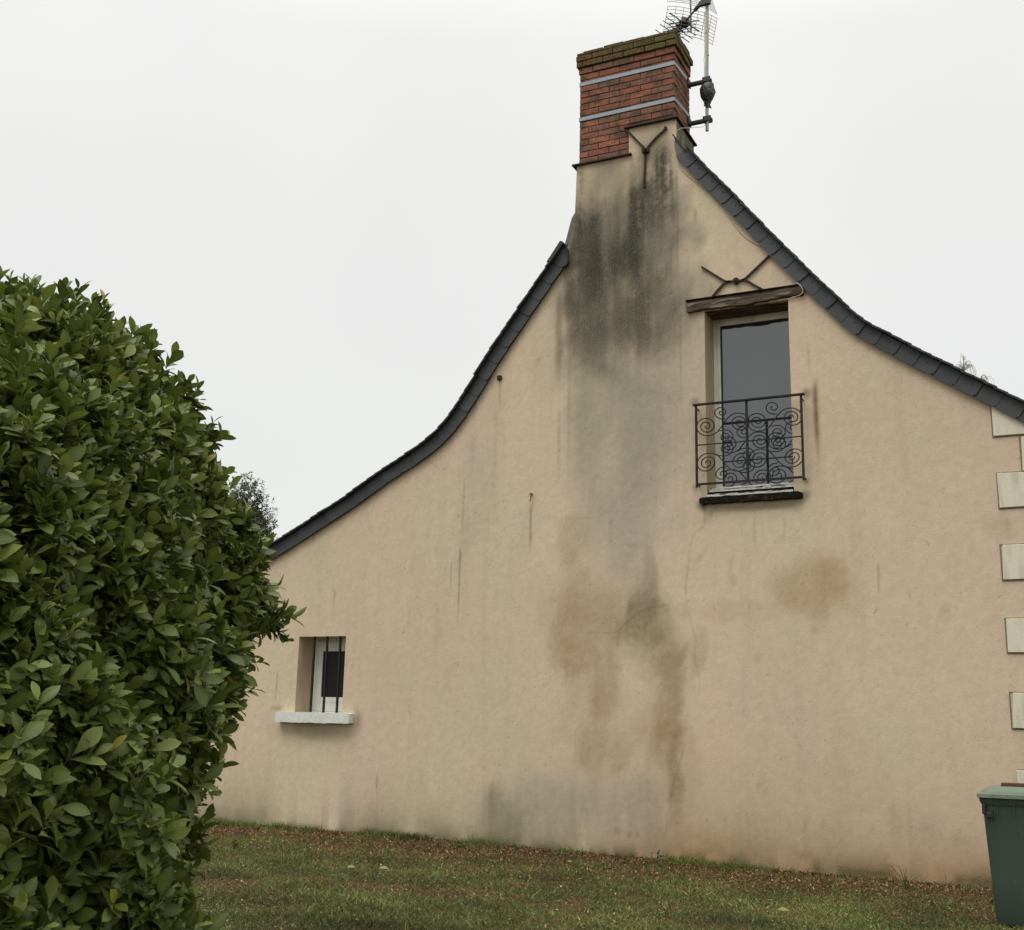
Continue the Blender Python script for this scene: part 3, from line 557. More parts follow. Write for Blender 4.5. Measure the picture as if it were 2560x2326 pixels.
# stone sill with dark moss
def lump(mb, x0, x1, y0, y1, z0, z1, n, j):
    secs = []
    for i in range(n+1):
        x = x0+(x1-x0)*i/n; q = lambda: random.uniform(-j, j); e_ = .35 if i in (0, n) else 0
        secs.append([(x, y0+q()+e_*.03, z0+q()+e_*.03), (x, y0+q()+e_*.03, z1+q()-e_*.03), (x, y1, z1+q()*.3), (x, y1, z0+q()*.3)])
    vs = [v for s_ in secs for v in s_]; fs = [(i*4+k, i*4+(k+1) % 4, i*4+4+(k+1) % 4, i*4+4+k) for i in range(n) for k in range(4)]
    return mb.add(vs, fs+[(0, 1, 2, 3), (n*4+3, n*4+2, n*4+1, n*4)])
mb = MB(); lump(mb, -3.80, -2.635, -.075, .33, 3.875, 3.948, 30, .004); sub(mb, 'sill', m_dsill, win)
# lintel beam
mb = MB(); n = 30; secs = []
for i in range(n+1):
    t = i/n; x = -3.925+(1.375)*t; q = lambda a: random.uniform(-a, a); zb = 6.222+.010*math.sin(t*9)+q(.006)+(-.008+.026*t); zt = 6.352+q(.003)
    secs.append([(x, -.045+q(.004), zb), (x, -.05+q(.004), (zb+zt)/2+q(.01)), (x, -.03+q(.003), zt), (x, .355, zt), (x, .355, 6.212), (x, .10, 6.205)])
vs = [v for s_ in secs for v in s_]; mb.add(vs, [(i*6+k, i*6+(k+1) % 6, i*6+6+(k+1) % 6, i*6+6+k) for i in range(n) for k in range(6)]+[(0, 1, 2, 3, 4, 5), tuple(n*6+5-k for k in range(6))])
o = mb.build('lintel', m_oak, house); o['label'] = 'weathered grey brown timber lintel over the tall window'
mb = MB(); mb.box((-3.94, -.058, 6.352), (-2.60, .0, 6.366)); link(mb.build('lintel_cap', m_dsill), o)

# wrought iron guard rail
rail = empty('guard_rail', (-3.2, -.1, 4.1)); rail.parent = house; rail.location = Vector((-3.2, -.1, 4.1))-house.location; rail['label'] = 'black wrought iron guard rail with spiral scrolls in front of the tall window'
RY = -.115
def zp(x, y): return W(1700+x/5.388, 960+y/5.388, RY)
X0, X1 = W(1741, 1100, RY)[0], W(2006, 1100, RY)[0]; XM = W(1868, 1100, RY)[0]; ZT, ZB, ZM = zp(900, 225)[2], zp(900, 1310)[2], zp(900, 770)[2]
for x in (X0, X1): sub(MB().box((x-.012, RY-.012, ZB-.035), (x+.012, RY+.012, ZT)), 'post', m_black, rail)
sub(MB().box((XM-.013, RY-.010, ZB), (XM+.013, RY+.010, ZT)), 'post', m_black, rail)
sub(MB().box((X0-.035, RY-.028, ZT-.002), (X1+.04, RY+.022, ZT+.016)), 'handrail', m_black, rail)
mb = MB(); mb.box((X0, RY-.011, ZB-.011), (X1, RY+.011, ZB+.013)); sub(mb, 'bottom_rail', m_black, rail)
mb = MB(); mb.tube([(X0, RY, ZM), (X1, RY, ZM)], .008, 6); sub(mb, 'middle_bar', m_black, rail)
for x in (X0, X1):
    for zz in (ZT-.03, ZB): sub(MB().tube([(x, RY+.01, zz), (x, .01, zz)], .009, 6), 'wall_fixing', m_black, rail)
UX = 1/1073.; UZ = 1/1186.
def spiral(cx, cy, R, a0, turns, sgn, r1=12):      # px coords, angle clockwise on screen when sgn>0
    n = int(turns*20); out = []
    for i in range(n+1):
        t = i/n; a = a0+sgn*t*turns*2*math.pi; r = R*(1-t)**.85+r1*t if False else r1+(R-r1)*(1-t)**.92
        out.append((cx+r*math.cos(a), cy+r*math.sin(a)))
    return out
def panel(dx, r=.0066):
    mb = MB(); D_ = math.pi/180
    A = spiral(350, 550, 138, 80*D_, 2.3, 1)[::-1]+[(430, 672), (490, 632), (540, 560), (590, 480), (640, 415), (690, 380)]+spiral(768, 502, 134, -100*D_, 2.3, 1)
    B = [(592, 452)]+spiral(545, 358, 96, 85*D_, 1.45, 1)
    Cc_ = [(470, 655), (505, 622)]+spiral(598, 708, 102, -115*D_, 1.8, 1)
    for mir in (1, -1):
        for P_ in (A, B, Cc_):
            pts = []
            for (x, y) in P_:
                mid = 822-.088*(x-235); v = (mid-y)*UZ
                if mir < 0: v = -v*1.0
                pts.append((X0+dx+(x-222)*UX, RY+(.006 if P_ is A else -.004), ZM+v*.985))
            mb.tube(pts, r, 5)
    return mb
for dx in (0, XM-X0): sub(panel(dx), 'scrollwork', m_black, rail)

# small barred window
win2 = empty('window', (-8.95, .36, 1.5)); win2.parent = house; win2.location = Vector((-8.95, .36, 1.5))-house.location; win2['label'] = 'small white window with dark pane behind three bars'
x0, x1, z0, z1 = OPEN[1]; Y = .34; gx0, gz0, gz1 = -9.155, 1.665, 2.268
mb = MB(); mb.box((x0+.002, Y, z0), (-9.235, Y+.07, z1-.002)); mb.box((-9.232, Y-.012, z0+.03), (gx0, Y+.06, z1-.04)); mb.box((gx0+.001, Y-.0125, gz1), (x1-.002, Y+.06, z1-.041)); mb.box((gx0+.001, Y-.0125, z0+.031), (x1-.002, Y+.06, gz0)); mb.box((-9.233, Y+.001, z1-.039), (x1-.002, Y+.07, z1-.003)); mb.box((-9.233, Y-.03, z0), (x1-.003, Y+.05, z0+.028)); mb.box((gx0+.001, Y-.013, 1.60), (x1-.003, Y-.0128, 1.604))
sub(mb, 'frame', m_paint, win2, bevel=.004)
sub(MB().box((gx0, Y+.004, gz0), (x1-.002, Y+.02, gz1)), 'pane', m_dark, win2)
for x in (-9.102, -8.899, -8.692): sub(MB().box((x-.0125, .038, z0), (x+.0125, .062, z1)), 'bar', m_black, win2)
mb = MB(); secs = []
lump(mb, -9.545, -8.392, -.125, .335, 1.330, 1.462, 26, .004); sub(mb, 'sill', m_wsill, win2)

# ------------------------------------------------------------------ television antenna
MY = .585; MX = W(1768, 196, MY)[0]
ant = tag(empty('tv_antenna', (MX, MY, 8.9)), 'grey television antenna with wire grid reflectors on a mast strapped beside the chimney', 'antenna')
A_ = lambda mb, name, m, **k: sub(mb, name, m, ant, **k)
zb_ = W(1771, 327, MY)[2]
lean = .03
mb = MB(); mb.tube([(MX-.012, MY, zb_), (MX-.004, MY, 9.6), (MX+.018, MY, 10.9), (MX+.02, MY, 11.3)], .0215, 12)
for zz in (9.95, 10.28): mb.tube([(MX+.005, MY, zz), (MX+.005, MY, zz+.012)], .0245, 12)
A_(mb, 'mast', m_mast, smooth=True)
for zz in (W(1772, 198, MY)[2], W(1772, 296, MY)[2]):
    mb = MB(); mb.box((BX1+.006, MY-.03, zz-.045), (MX+.005, MY+.03, zz-.005)); mb.box((BX1+.006, MY-.05, zz-.05), (BX1+.02, MY+.06, zz+.06)); mb.box((MX-.055, MY-.045, zz-.05), (MX+.05, MY-.0303, zz+.02)); mb.box((MX-.055, MY+.0303, zz-.05), (MX+.05, MY+.045, zz+.02))
    for q in (-.045, .045): mb.tube([(MX+q, MY-.065, zz-.01), (MX+q, MY+.06, zz-.01)], .008, 6)
    A_(mb, 'bracket', m_bracket, bevel=.003)
# amplifier wrapped in a black bag
zc = W(1770, 232, MY)[2]; mb = MB(); ring = []
prof = [(-.17, .035), (-.13, .05), (-.08, .088), (-.02, .10), (.05, .098), (.105, .085), (.13, .045)]
for (dz, r_) in prof:
    for k in range(12):
        a = k*math.pi/6; rr = r_*(1+random.uniform(-.12, .12)); ring.append((MX+rr*math.cos(a)+.005, MY-.01+rr*.8*math.sin(a), zc+dz))
mb.add(ring, [(i*12+k, i*12+(k+1) % 12, i*12+12+(k+1) % 12, i*12+12+k) for i in range(6) for k in range(12)]+[tuple(range(11, -1, -1)), tuple(72+k for k in range(12))])
mb.add([(MX-.04, MY-.03, zc-.15), (MX+.03, MY-.035, zc-.16), (MX+.065, MY-.03, zc-.26), (MX+.02, MY-.03, zc-.235), (MX-.04, MY-.03, zc-.2)], [(0, 1, 2, 3, 4)])
A_(mb, 'wrapped_amplifier', m_bag, smooth=True)
# reflector, boom and directors
Bh = math.radians(-46); Fd = np.array([math.sin(Bh), math.cos(Bh), 0]); Sd = np.array([math.cos(Bh), -math.sin(Bh), 0]); UZv = np.array([0, 0, 1.])
RO = np.array([MX+.0, MY, 10.66])
apL = W(1691.5, 12, .585); 
mb = MB()
ctr = W(1737, 24, MY)
Hw = .37
def gridpanel(mb, o0, side, down, nx, ny, curve):
    def pt(u, v):                # u -1..1 across, v 0..1 away from the apex
        return o0+side*(u*Hw)+down*v+Fd*curve*(abs(u)**3)*.06
    for i in range(nx+1):
        u = -1+2*i/nx; mb.tube([pt(u, v) for v in (0, .5, 1)], .0032, 4)
    for j in range(ny+1):
        v = j/ny; mb.tube([pt(u, v) for u in np.linspace(-1, 1, 9)], .0032, 4)
dn = -UZv*.31+Fd*.13; upv = UZv*.31+Fd*.13
gridpanel(mb, ctr-UZv*.01, Sd, dn, 7, 8, 1); A_(mb, 'reflector_grid', m_grid)
mb = MB(); gridpanel(mb, ctr+UZv*.06, Sd, upv, 7, 8, 1); A_(mb, 'reflector_grid', m_grid)
bo = np.array([MX+.01, MY-.02, 10.80]); tipb = bo+Fd*1.25
mb = MB(); mb.tube([bo, tipb], .013, 4); mb.tube([bo+Fd*.05, bo+Fd*.3-UZv*.0], .03, 6)
mb.tube([bo+Fd*.42+UZv*.28, bo+Fd*.42-UZv*.25], .012, 4); A_(mb, 'boom', m_plast)
mb = MB(); c = bo+Fd*.60; 
mb.add([tuple(c+Sd*a+Fd*b+UZv*d) for a, b, d in ((-.09, -.06, -.04), (.09, -.06, -.04), (.07, .08, -.04), (-.07, .08, -.04), (-.05, -.03, .07), (.05, -.03, .07), (.03, .05, .07), (-.03, .05, .07))], [(0, 3, 2, 1), (4, 5, 6, 7), (0, 1, 5, 4), (1, 2, 6, 5), (2, 3, 7, 6), (3, 0, 4, 7)]); A_(mb, 'dipole_box', m_plast, bevel=.01)
for k, q in enumerate((.60, .70, .79, .88, 1.02, 1.18)):
    mb = MB(); c = bo+Fd*q; mb.box(c-.03, c+.03)
    for a in (-1, 1):
        for b in (-1, 1):
            mb.tube([c+Sd*a*.03, c+Sd*a*.07+UZv*b*.012, c+Sd*a*.13+UZv*b*.045, c+Sd*a*.23+UZv*b*.085], .0065 if k else .009, 5)
        mb.tube([c+Sd*a*.02, c+Sd*a*.08], .018, 6)
    A_(mb, 'director', m_plast)
mb = MB(); c = np.array([MX+.01, MY-.03, 10.74]); mb.box(c+np.array([-.09, -.03, -.06]), c+np.array([.06, .02, 0])); mb.tube([c+np.array([.05, 0, .0]), c+np.array([.11, 0, .05]), c+np.array([.14, 0, .02])], .016, 6); A_(mb, 'clamp', m_plast)
mb = MB(); mb.tube([tuple(W(*p, y_)) for p, y_ in (((1766, 310), MY), ((1758, 317), .4), ((1745, 319), .2), ((1722, 320), .05), ((1702, 321), -.03), ((1690, 328), -.06), ((1685.5, 338), -.07), ((1684, 350), -.06), ((1687, 370), -.03), ((1691, 391), -.02), ((1697, 412), -.02), ((1706, 426), -.012), ((1720, 440), -.012), ((1745, 461), -.012), ((1775, 487), -.012), ((1790, 502), -.012), ((1806, 524), -.012), ((1835, 560), -.012), ((1852, 583), -.012), ((1870, 598), -.012), ((1885, 608), -.012), ((1900, 617), -.012))], .0045, 5)
mb.tube([tuple(W(*p, -.07)) for p in ((1990, 706), (2001, 714), (2007, 724), (2006, 733), (1998, 739), (1980, 744), (1972, 748))], .0045, 5)
mb.tube([(MX-.03, MY-.02, 9.65), (MX-.028, MY-.02, 9.8), (MX-.032, MY-.02, 9.9), (MX-.02, MY-.02, 10.0), (MX-.018, MY-.02, 10.6)], .005, 5)
A_(mb, 'cable', m_cable)

# ------------------------------------------------------------------ wheelie bin
BC = np.array([-.575, -2.14]); 
bino = tag(empty('wheelie_bin', (BC[0], BC[1], 0)), 'dark green wheeled rubbish bin with lid closed at the right corner of the house', 'bin')
def rrect(cx, cy, w_, d_, r, z, n=5):
    out = []
    for qx, qy, a0 in ((1, 1, 0), (-1, 1, 90), (-1, -1, 180), (1, -1, 270)):
        for k in range(n+1):
            a = math.radians(a0+90*k/n); out.append((cx+qx*(w_/2-r)+r*math.cos(a), cy+qy*(d_/2-r)+r*math.sin(a), z))
    return out
def loft(rings, cap0=True, cap1=True):
    n = len(rings[0]); mb = MB(); vs = [v for r in rings for v in r]
    fs = [(i*n+k, i*n+(k+1) % n, (i+1)*n+(k+1) % n, (i+1)*n+k) for i in range(len(rings)-1) for k in range(n)]
    if cap0: fs.append(tuple(range(n-1, -1, -1)))
    if cap1: fs.append(tuple((len(rings)-1)*n+k for k in range(n)))
    return mb.add(vs, fs)
cx, cy = BC
BB = lambda mb, name, m, **k: sub(mb, name, m, bino, **k)
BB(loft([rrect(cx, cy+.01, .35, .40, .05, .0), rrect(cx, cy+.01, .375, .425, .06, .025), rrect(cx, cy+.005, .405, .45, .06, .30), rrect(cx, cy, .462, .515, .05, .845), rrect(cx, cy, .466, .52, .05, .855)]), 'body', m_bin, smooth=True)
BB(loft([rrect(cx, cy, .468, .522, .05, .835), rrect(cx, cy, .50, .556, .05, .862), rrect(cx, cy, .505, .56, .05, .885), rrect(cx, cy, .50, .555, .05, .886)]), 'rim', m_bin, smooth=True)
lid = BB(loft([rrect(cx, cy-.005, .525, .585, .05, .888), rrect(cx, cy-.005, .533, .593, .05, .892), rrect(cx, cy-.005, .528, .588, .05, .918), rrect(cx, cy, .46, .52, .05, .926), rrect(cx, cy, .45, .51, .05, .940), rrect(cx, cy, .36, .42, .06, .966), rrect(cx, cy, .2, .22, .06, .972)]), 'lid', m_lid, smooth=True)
mb = MB(); fy = cy-.265
mb.box((cx-.232, fy-.012, .772), (cx-.205, fy+.05, .842)).box((cx-.205, fy-.02, .752), (cx-.15, fy+.01, .79)).box((cx-.165, fy-.03, .742), (cx-.152, fy+.01, .806))
BB(mb, 'clip', m_plast, bevel=.004)
BB(MB().box((cx+.205, fy-.012, .772), (cx+.232, fy+.05, .842)), 'clip', m_plast, bevel=.004)
for q in (-.12, 0, .12): BB(MB().box((cx+q-.003, fy-.006, .77), (cx+q+.003, fy+.03, .85)), 'rib', m_bin)
mb = MB(); mb.tube([(cx-.2, cy+.31, .86), (cx+.2, cy+.31, .86)], .015, 8); mb.box((cx-.2, cy+.27, .85), (cx-.17, cy+.32, .88)).box((cx+.17, cy+.27, .85), (cx+.2, cy+.32, .88)); BB(mb, 'handle', m_plast)
for q in (-1, 1):
    mb = MB(); mb.tube([(cx+q*.13, cy+.2, .09), (cx+q*.17, cy+.2, .09)], .09, 20); BB(mb, 'wheel', m_plast, smooth=True)
mb = MB(); bino.location.z = -.06; bino.scale.z = 1.075
c = W(2504, 1958, -2.20); zt = -.06+.972*1.075
mb.box((c[0], -2.25, zt+.001), (c[0]+.62, -2.11, zt+.026), rot=((c[0], -2.2, zt), Matrix.Rotation(math.radians(-2), 3, 'Z')), jit=.002)
tag(mb.build('wooden_board', m_plank, None, bevel=.002), 'short reddish brown board lying on the bin lid', 'board')

# ------------------------------------------------------------------ foliage generators
def leaf_template(nl=5, w=.36, fold=.18, curl=.22, tip=.8):
    us = np.linspace(0, 1, nl); hw = w/2*np.sin(np.pi*us**tip)**.8; hw[0] = .02; hw[-1] = .01
    V = []; rib = []
    for u, h in zip(us, hw):
        z = -curl*u*u
        V += [(u, -h, z+fold*h*2*.5), (u, 0, z), (u, h, z+fold*h*2*.5)]; rib += [0, 1, 0]
    F = []
    for i in range(nl-1):
        a = i*3; F += [(a, a+3, a+4, a+1), (a+1, a+4, a+5, a+2)]
    return np.array(V), np.array(F), np.array(rib, float)
def inst(T, pos, d, n, L, wj=None):
    """leaf template T at pos, along d, upper side n, length L -> V,F,rib"""
    TV, TF, TR = T; k = len(pos); d = d/np.linalg.norm(d, axis=1, keepdims=True); s = np.cross(n, d); s /= np.linalg.norm(s, axis=1, keepdims=True)+1e-9; nn = np.cross(d, s)
    ws = np.ones(k) if wj is None else wj
    V = pos[:, None, :]+L[:, None, None]*(TV[None, :, 0:1]*d[:, None, :]+TV[None, :, 1:2]*s[:, None, :]*ws[:, None, None]+TV[None, :, 2:3]*nn[:, None, :])
    F = TF[None]+(np.arange(k)*len(TV))[:, None, None]
    return V.reshape(-1, 3), F.reshape(-1, 4), np.tile(TR, k)
def unit(v): return v/(np.linalg.norm(v, axis=-1, keepdims=True)+1e-9)

# ------------------------------------------------------------------ laurel hedge
blobs_px = [(-90, 1130, 6.7, 300), (60, 1020, 6.9, 215), (190, 1090, 7.1, 270), (325, 1250, 7.4, 215), (345, 1070, 7.6, 115), (440, 1440, 7.9, 175), (560, 1500, 8.3, 105), (475, 1370, 8.0, 105), (355, 1700, 7.4, 210), (280, 1980, 7.1, 200), (235, 2290, 6.9, 185),
            (20, 1330, 6.3, 330), (-60, 1640, 6.0, 340), (170, 1560, 6.5, 270), (60, 1930, 6.0, 330), (180, 1800, 6.4, 250), (40, 2290, 5.9, 340), (190, 2200, 6.3, 230), (-300, 1350, 6.0, 480), (-330, 1900, 5.6, 480), (-330, 2400, 5.4, 450), (170, 870, 7.2, 70), (620, 1530, 8.5, 60), (425, 1215, 8.0, 80), (345, 2330, 7.1, 100), (370, 2130, 7.2, 85)]
hedge = tag(empty('laurel_hedge', (-5.6, -7.6, 0)), 'tall glossy green laurel bush filling the left foreground beside the lawn', 'shrub')
BCs = []; BRs = []
for (px, py, d_, r_) in blobs_px:
    c = WD(px, py, d_); dist = (c-CAM) @ fw; BCs.append(c); BRs.append(r_*(.93 if py < 1300 and px > 0 else .97)/FPX*dist)
BCs = np.array(BCs); BRs = np.array(BRs)
def sdf(p): return (np.linalg.norm(p[:, None, :]-BCs[None], axis=2)-BRs[None]).min(1)
shoots_p, shoots_d, shoots_s = [], [], []
for scale, dens in ((1.06, 50), (.98, 150), (.88, 130), (.76, 100), (.6, 55)):
    for c, r in zip(BCs, BRs):
        n = int(4*math.pi*(r*scale)**2*dens); v = unit(rng.normal(size=(n, 3))); p = c+v*r*scale*(1+rng.normal(size=(n, 1))*.035)
        bump = ((vn(p[:, 0]*2.4+p[:, 2], p[:, 1]*2.4+p[:, 2]*1.7, 5)-.5)*.42+(vn(p[:, 0]*6+p[:, 2]*2, p[:, 1]*6+p[:, 2]*4.3, 9)-.5)*.26)*scale; p = p+v*bump[:, None]
        ok = (sdf(p) > -(1-min(scale, 1))*r-.20) & (p[:, 2] > .04); 
        toc = CAM-p; back = ((v*unit(toc)).sum(1) < -.25); ok &= ~(back & (rng.random(n) < .6))
        # keep only what could be seen from the lawn side
        shoots_p.append(p[ok]); shoots_d.append(unit(v[ok]*.75+np.array([0, 0, .6])+rng.normal(size=(ok.sum(), 3))*.38)); shoots_s.append(np.full(ok.sum(), scale))
SP = np.concatenate(shoots_p); SDr = np.concatenate(shoots_d); SS = np.concatenate(shoots_s)
# whips that break the outline
extra = [(15, 745, 7.0), (70, 735, 7.0), (105, 770, 7.0), (150, 790, 7.1), (195, 790, 7.1), (250, 800, 7.2), (300, 830, 7.3), (335, 860, 7.3), (355, 880, 7.4), (435, 985, 7.6), (460, 1000, 7.7), (470, 1080, 7.7), (500, 1170, 7.9), (545, 1330, 8.1), (600, 1340, 8.2), (635, 1410, 8.3), (640, 1390, 8.3), (665, 1530, 8.4), (690, 1545, 8.5), (640, 1590, 8.3), (610, 1620, 8.2), (535, 1760, 7.9), (560, 1800, 7.8), (500, 1880, 7.6), (515, 1930, 7.5), (500, 2060, 7.4), (465, 2120, 7.3), (470, 2190, 7.2), (450, 2270, 7.1), (480, 2010, 7.4)]
ep, ed = [], []
for (px, py, d_) in extra:
    for k in range(4):
        p = WD(px-14*(k-1)+random.uniform(-8, 8), py+12*(k-1)*1.3+random.uniform(-8, 8), d_+random.uniform(-.08, .08)); ep.append(p)
        cc = BCs[np.argmin(np.linalg.norm(BCs-p, axis=1)-BRs)]; v = p-cc; v /= np.linalg.norm(v); ed.append(unit(v*.7+np.array([0, 0, .7])+rng.normal(size=3)*.15))
sprigs = [((20, 690), (30, 800), 6.9), ((-10, 700), (0, 800), 6.8), ((62, 698), (60, 800), 7.0), ((85, 735), (70, 820), 7.0), ((140, 752), (160, 850), 7.1), ((185, 775), (190, 860), 7.1), ((232, 745), (215, 860), 7.2), ((262, 742), (240, 860), 7.2), ((250, 790), (230, 880), 7.1),
    ((325, 822), (290, 900), 7.3), ((362, 832), (310, 910), 7.3), ((345, 870), (300, 940), 7.2), ((440, 935), (395, 1040), 7.6), ((470, 945), (410, 1050), 7.6), ((500, 960), (420, 1080), 7.7), ((488, 1020), (420, 1090), 7.7), ((530, 1045), (450, 1130), 7.8), ((548, 1075), (450, 1140), 7.8), ((560, 1165), (470, 1210), 7.9), ((545, 1230), (470, 1260), 8.0),
    ((590, 1290), (500, 1350), 8.1), ((640, 1340), (540, 1400), 8.2), ((668, 1385), (560, 1430), 8.3), ((690, 1450), (600, 1470), 8.4), ((725, 1528), (640, 1520), 8.5), ((715, 1580), (640, 1550), 8.5), ((690, 1555), (620, 1540), 8.4), ((640, 1640), (560, 1620), 8.1), ((600, 1760), (520, 1730), 7.9), ((555, 1800), (480, 1760), 7.8), ((545, 1900), (470, 1860), 7.6), ((535, 1960), (460, 1930), 7.5), ((505, 2110), (430, 2060), 7.3)]
sprig_stems = []
for (tx, ty), (bx_, by_), d_ in sprigs:
    T_ = WD(tx, ty+14, d_+random.uniform(-.1, .1)); B_ = WD(bx_, by_, d_+random.uniform(-.1, .1)); dv = unit(T_-B_); m_ = int(np.linalg.norm(T_-B_)/.065)+1; sprig_stems.append((B_, T_))
    for q in range(m_): t = 1-q/max(m_, 1)*.9; ep.append(B_+(T_-B_)*t+rng.normal(size=3)*.012); ed.append(unit(dv+np.array([0, 0, .3])+rng.normal(size=3)*.15))
for k in range(420):
    i_ = rng.integers(len(SP)); 
    if SS[i_] < .95 or SP[i_][2] < 1.2 or SDr[i_][2] < .35: continue
    hh_ = rng.uniform(.06, .26); dv = unit(SDr[i_]*.5+np.array([0, 0, 1.])+rng.normal(size=3)*.2)
    for q in (1., .72, .4): ep.append(SP[i_]+dv*hh_*q); ed.append(dv)
SP = np.vstack([SP, ep]); SDr = np.vstack([SDr, ed]); SS = np.r_[SS, np.ones(len(ep))]
def rosettes(SP, SD_, nleaf, Lm, T, spread=(28, 80), gap=.013, jl=.2):
    P_, D_, N_, L_ = [], [], [], []
    a = unit(np.cross(SD_, rng.normal(size=SD_.shape))); b = np.cross(SD_, a); ph0 = rng.random(len(SP))*6.28
    sz = 1+rng.normal(size=len(SP))*.2
    for k in range(nleaf):
        ph = ph0+k*2.4+rng.normal(size=len(SP))*.25; el = np.radians(spread[0]+(spread[1]-spread[0])*(k/(nleaf-1))+rng.normal(size=len(SP))*9)
        rad = a*np.cos(ph)[:, None]+b*np.sin(ph)[:, None]; d = SD_*np.cos(el)[:, None]+rad*np.sin(el)[:, None]; n = SD_*np.sin(el)[:, None]-rad*np.cos(el)[:, None]
        d = d-np.array([0, 0, .12])*(k/nleaf); P_.append(SP-SD_*(gap*k)); D_.append(d); N_.append(n+rng.normal(size=n.shape)*.22)
        L_.append(Lm*sz*(.72+.28*min(1, (k+1)/3))*(1+rng.normal(size=len(SP))*jl*.5))
    return inst(T, np.concatenate(P_), np.concatenate(D_), np.concatenate(N_), np.clip(np.concatenate(L_), Lm*.45, Lm*1.5))
TL = leaf_template(7, .46, .22, .26, 1.45); TL2 = leaf_template(5, .46, .22, .24, 1.45)
m1 = SS > .85
a1 = rosettes(SP[m1], SDr[m1], 9, .100, TL, spread=(15, 88), gap=.015, jl=.5); a2 = rosettes(SP[~m1], SDr[~m1], 7, .104, TL2, gap=.016)
Vv = np.vstack([a1[0], a2[0]]); Ff = np.vstack([a1[1], a2[1]+len(a1[0])]); Rr = np.r_[a1[2], a2[2]]
o = from_np('foliage', Vv, Ff, m_laurel, hedge, smooth=True, fl=Rr)
print('hedge shoots', len(SP), 'faces', len(Ff))
mb = MB()
idx = rng.choice(np.where(m1)[0], 900, replace=False)
for i in idx:
    p = SP[i]; d = SDr[i]; q = p-d*.10; k = np.argmin(np.linalg.norm(BCs-p, axis=1)-BRs); v = BCs[k]-q; L0 = rng.uniform(.15, .5); v = v/np.linalg.norm(v)
    mb.tube([p+d*.01, q, q+(v-d*.4)*L0*.5, q+v*L0], [.0025, .0035, .005, .007], 4, cap=False)
for B_, T_ in sprig_stems: mb.tube([B_, (B_+T_)/2+rng.normal(size=3)*.01, T_], [.006, .005, .003], 4, cap=False)
for k in range(26):
    c = BCs[rng.integers(11, 21)]; g0 = np.array([c[0]+rng.normal()*.2, c[1]+rng.normal()*.2, 0]); mb.tube([g0, (g0+c)/2+rng.normal(size=3)*.08, c, c+rng.normal(size=3)*.2+np.array([0, 0, .4])], [.03, .025, .018, .01], 6)
mb.build('stem', m_tstem, hedge)

# ------------------------------------------------------------------ far evergreen behind the roof, left
tp = WD(610, 1300, 27.); tree = tag(empty('evergreen_tree', (tp[0], tp[1], 0)), 'dark small leaved evergreen tree standing behind the left end of the roof', 'tree')
pz = (CAM[2]+(1815-1205)/FPX*25.)
mb = MB(); mb.tube([(tp[0], tp[1], -.1), (tp[0]+.1, tp[1], 3), (tp[0], tp[1], pz-.6)], [.2, .14, .03], 8)
tl = []
for k in range(70):
    a = rng.random()*6.28; z_ = rng.uniform(2.2, pz-.35); rr = (.35+1.15*((pz-z_)/(pz-2.2))**.7)*rng.uniform(.7, 1.05); rr = min(rr, 1.5)
    s0_ = np.array([tp[0], tp[1], z_-rr*.5]); e0 = np.array([tp[0]+rr*math.cos(a), tp[1]+rr*math.sin(a), z_+rng.uniform(0, .25)]); mb.tube([s0_, (s0_+e0)/2+np.array([0, 0, .05]), e0], [.03, .02, .006], 4)
    for q in range(16):
        t = rng.uniform(.3, 1); tl.append(s0_*(1-t)+e0*t+rng.normal(size=3)*.16)
# leaders seen against the sky
for (px, py) in ((610, 1210), (625, 1215), (587, 1225), (600, 1232), (632, 1212), (644, 1245), (618, 1250), (640, 1265), (655, 1290), (660, 1305), (668, 1302), (662, 1335), (666, 1350), (580, 1250), (595, 1262), (610, 1275), (630, 1290), (570, 1262), (560, 1275), (648, 1310), (600, 1290), (620, 1310), (585, 1285), (640, 1330), (665, 1328), (560, 1300), (545, 1290), (575, 1310)):
    c = WD(px, py, 27+rng.uniform(-.6, .6))
    for q in range(16): tl.append(c+rng.normal(size=3)*np.array([.15, .12, .12]))
    mb.tube([np.array([tp[0]+rng.normal()*.1, tp[1], c[2]-.9]), (c*.6+np.array([tp[0], tp[1], c[2]-.6])*.4), c], [.02, .012, .005], 4)
mb.build('trunk', m_trunk, tree)
tl = np.array(tl); td = unit(rng.normal(size=tl.shape)*.6+np.array([0, 0, .8])); r_ = rosettes(tl, td, 9, .085, leaf_template(3, .30, .1, .1, 1), spread=(15, 95), gap=.012); from_np('crown', r_[0], r_[1], m_pine, tree, fl=r_[2])

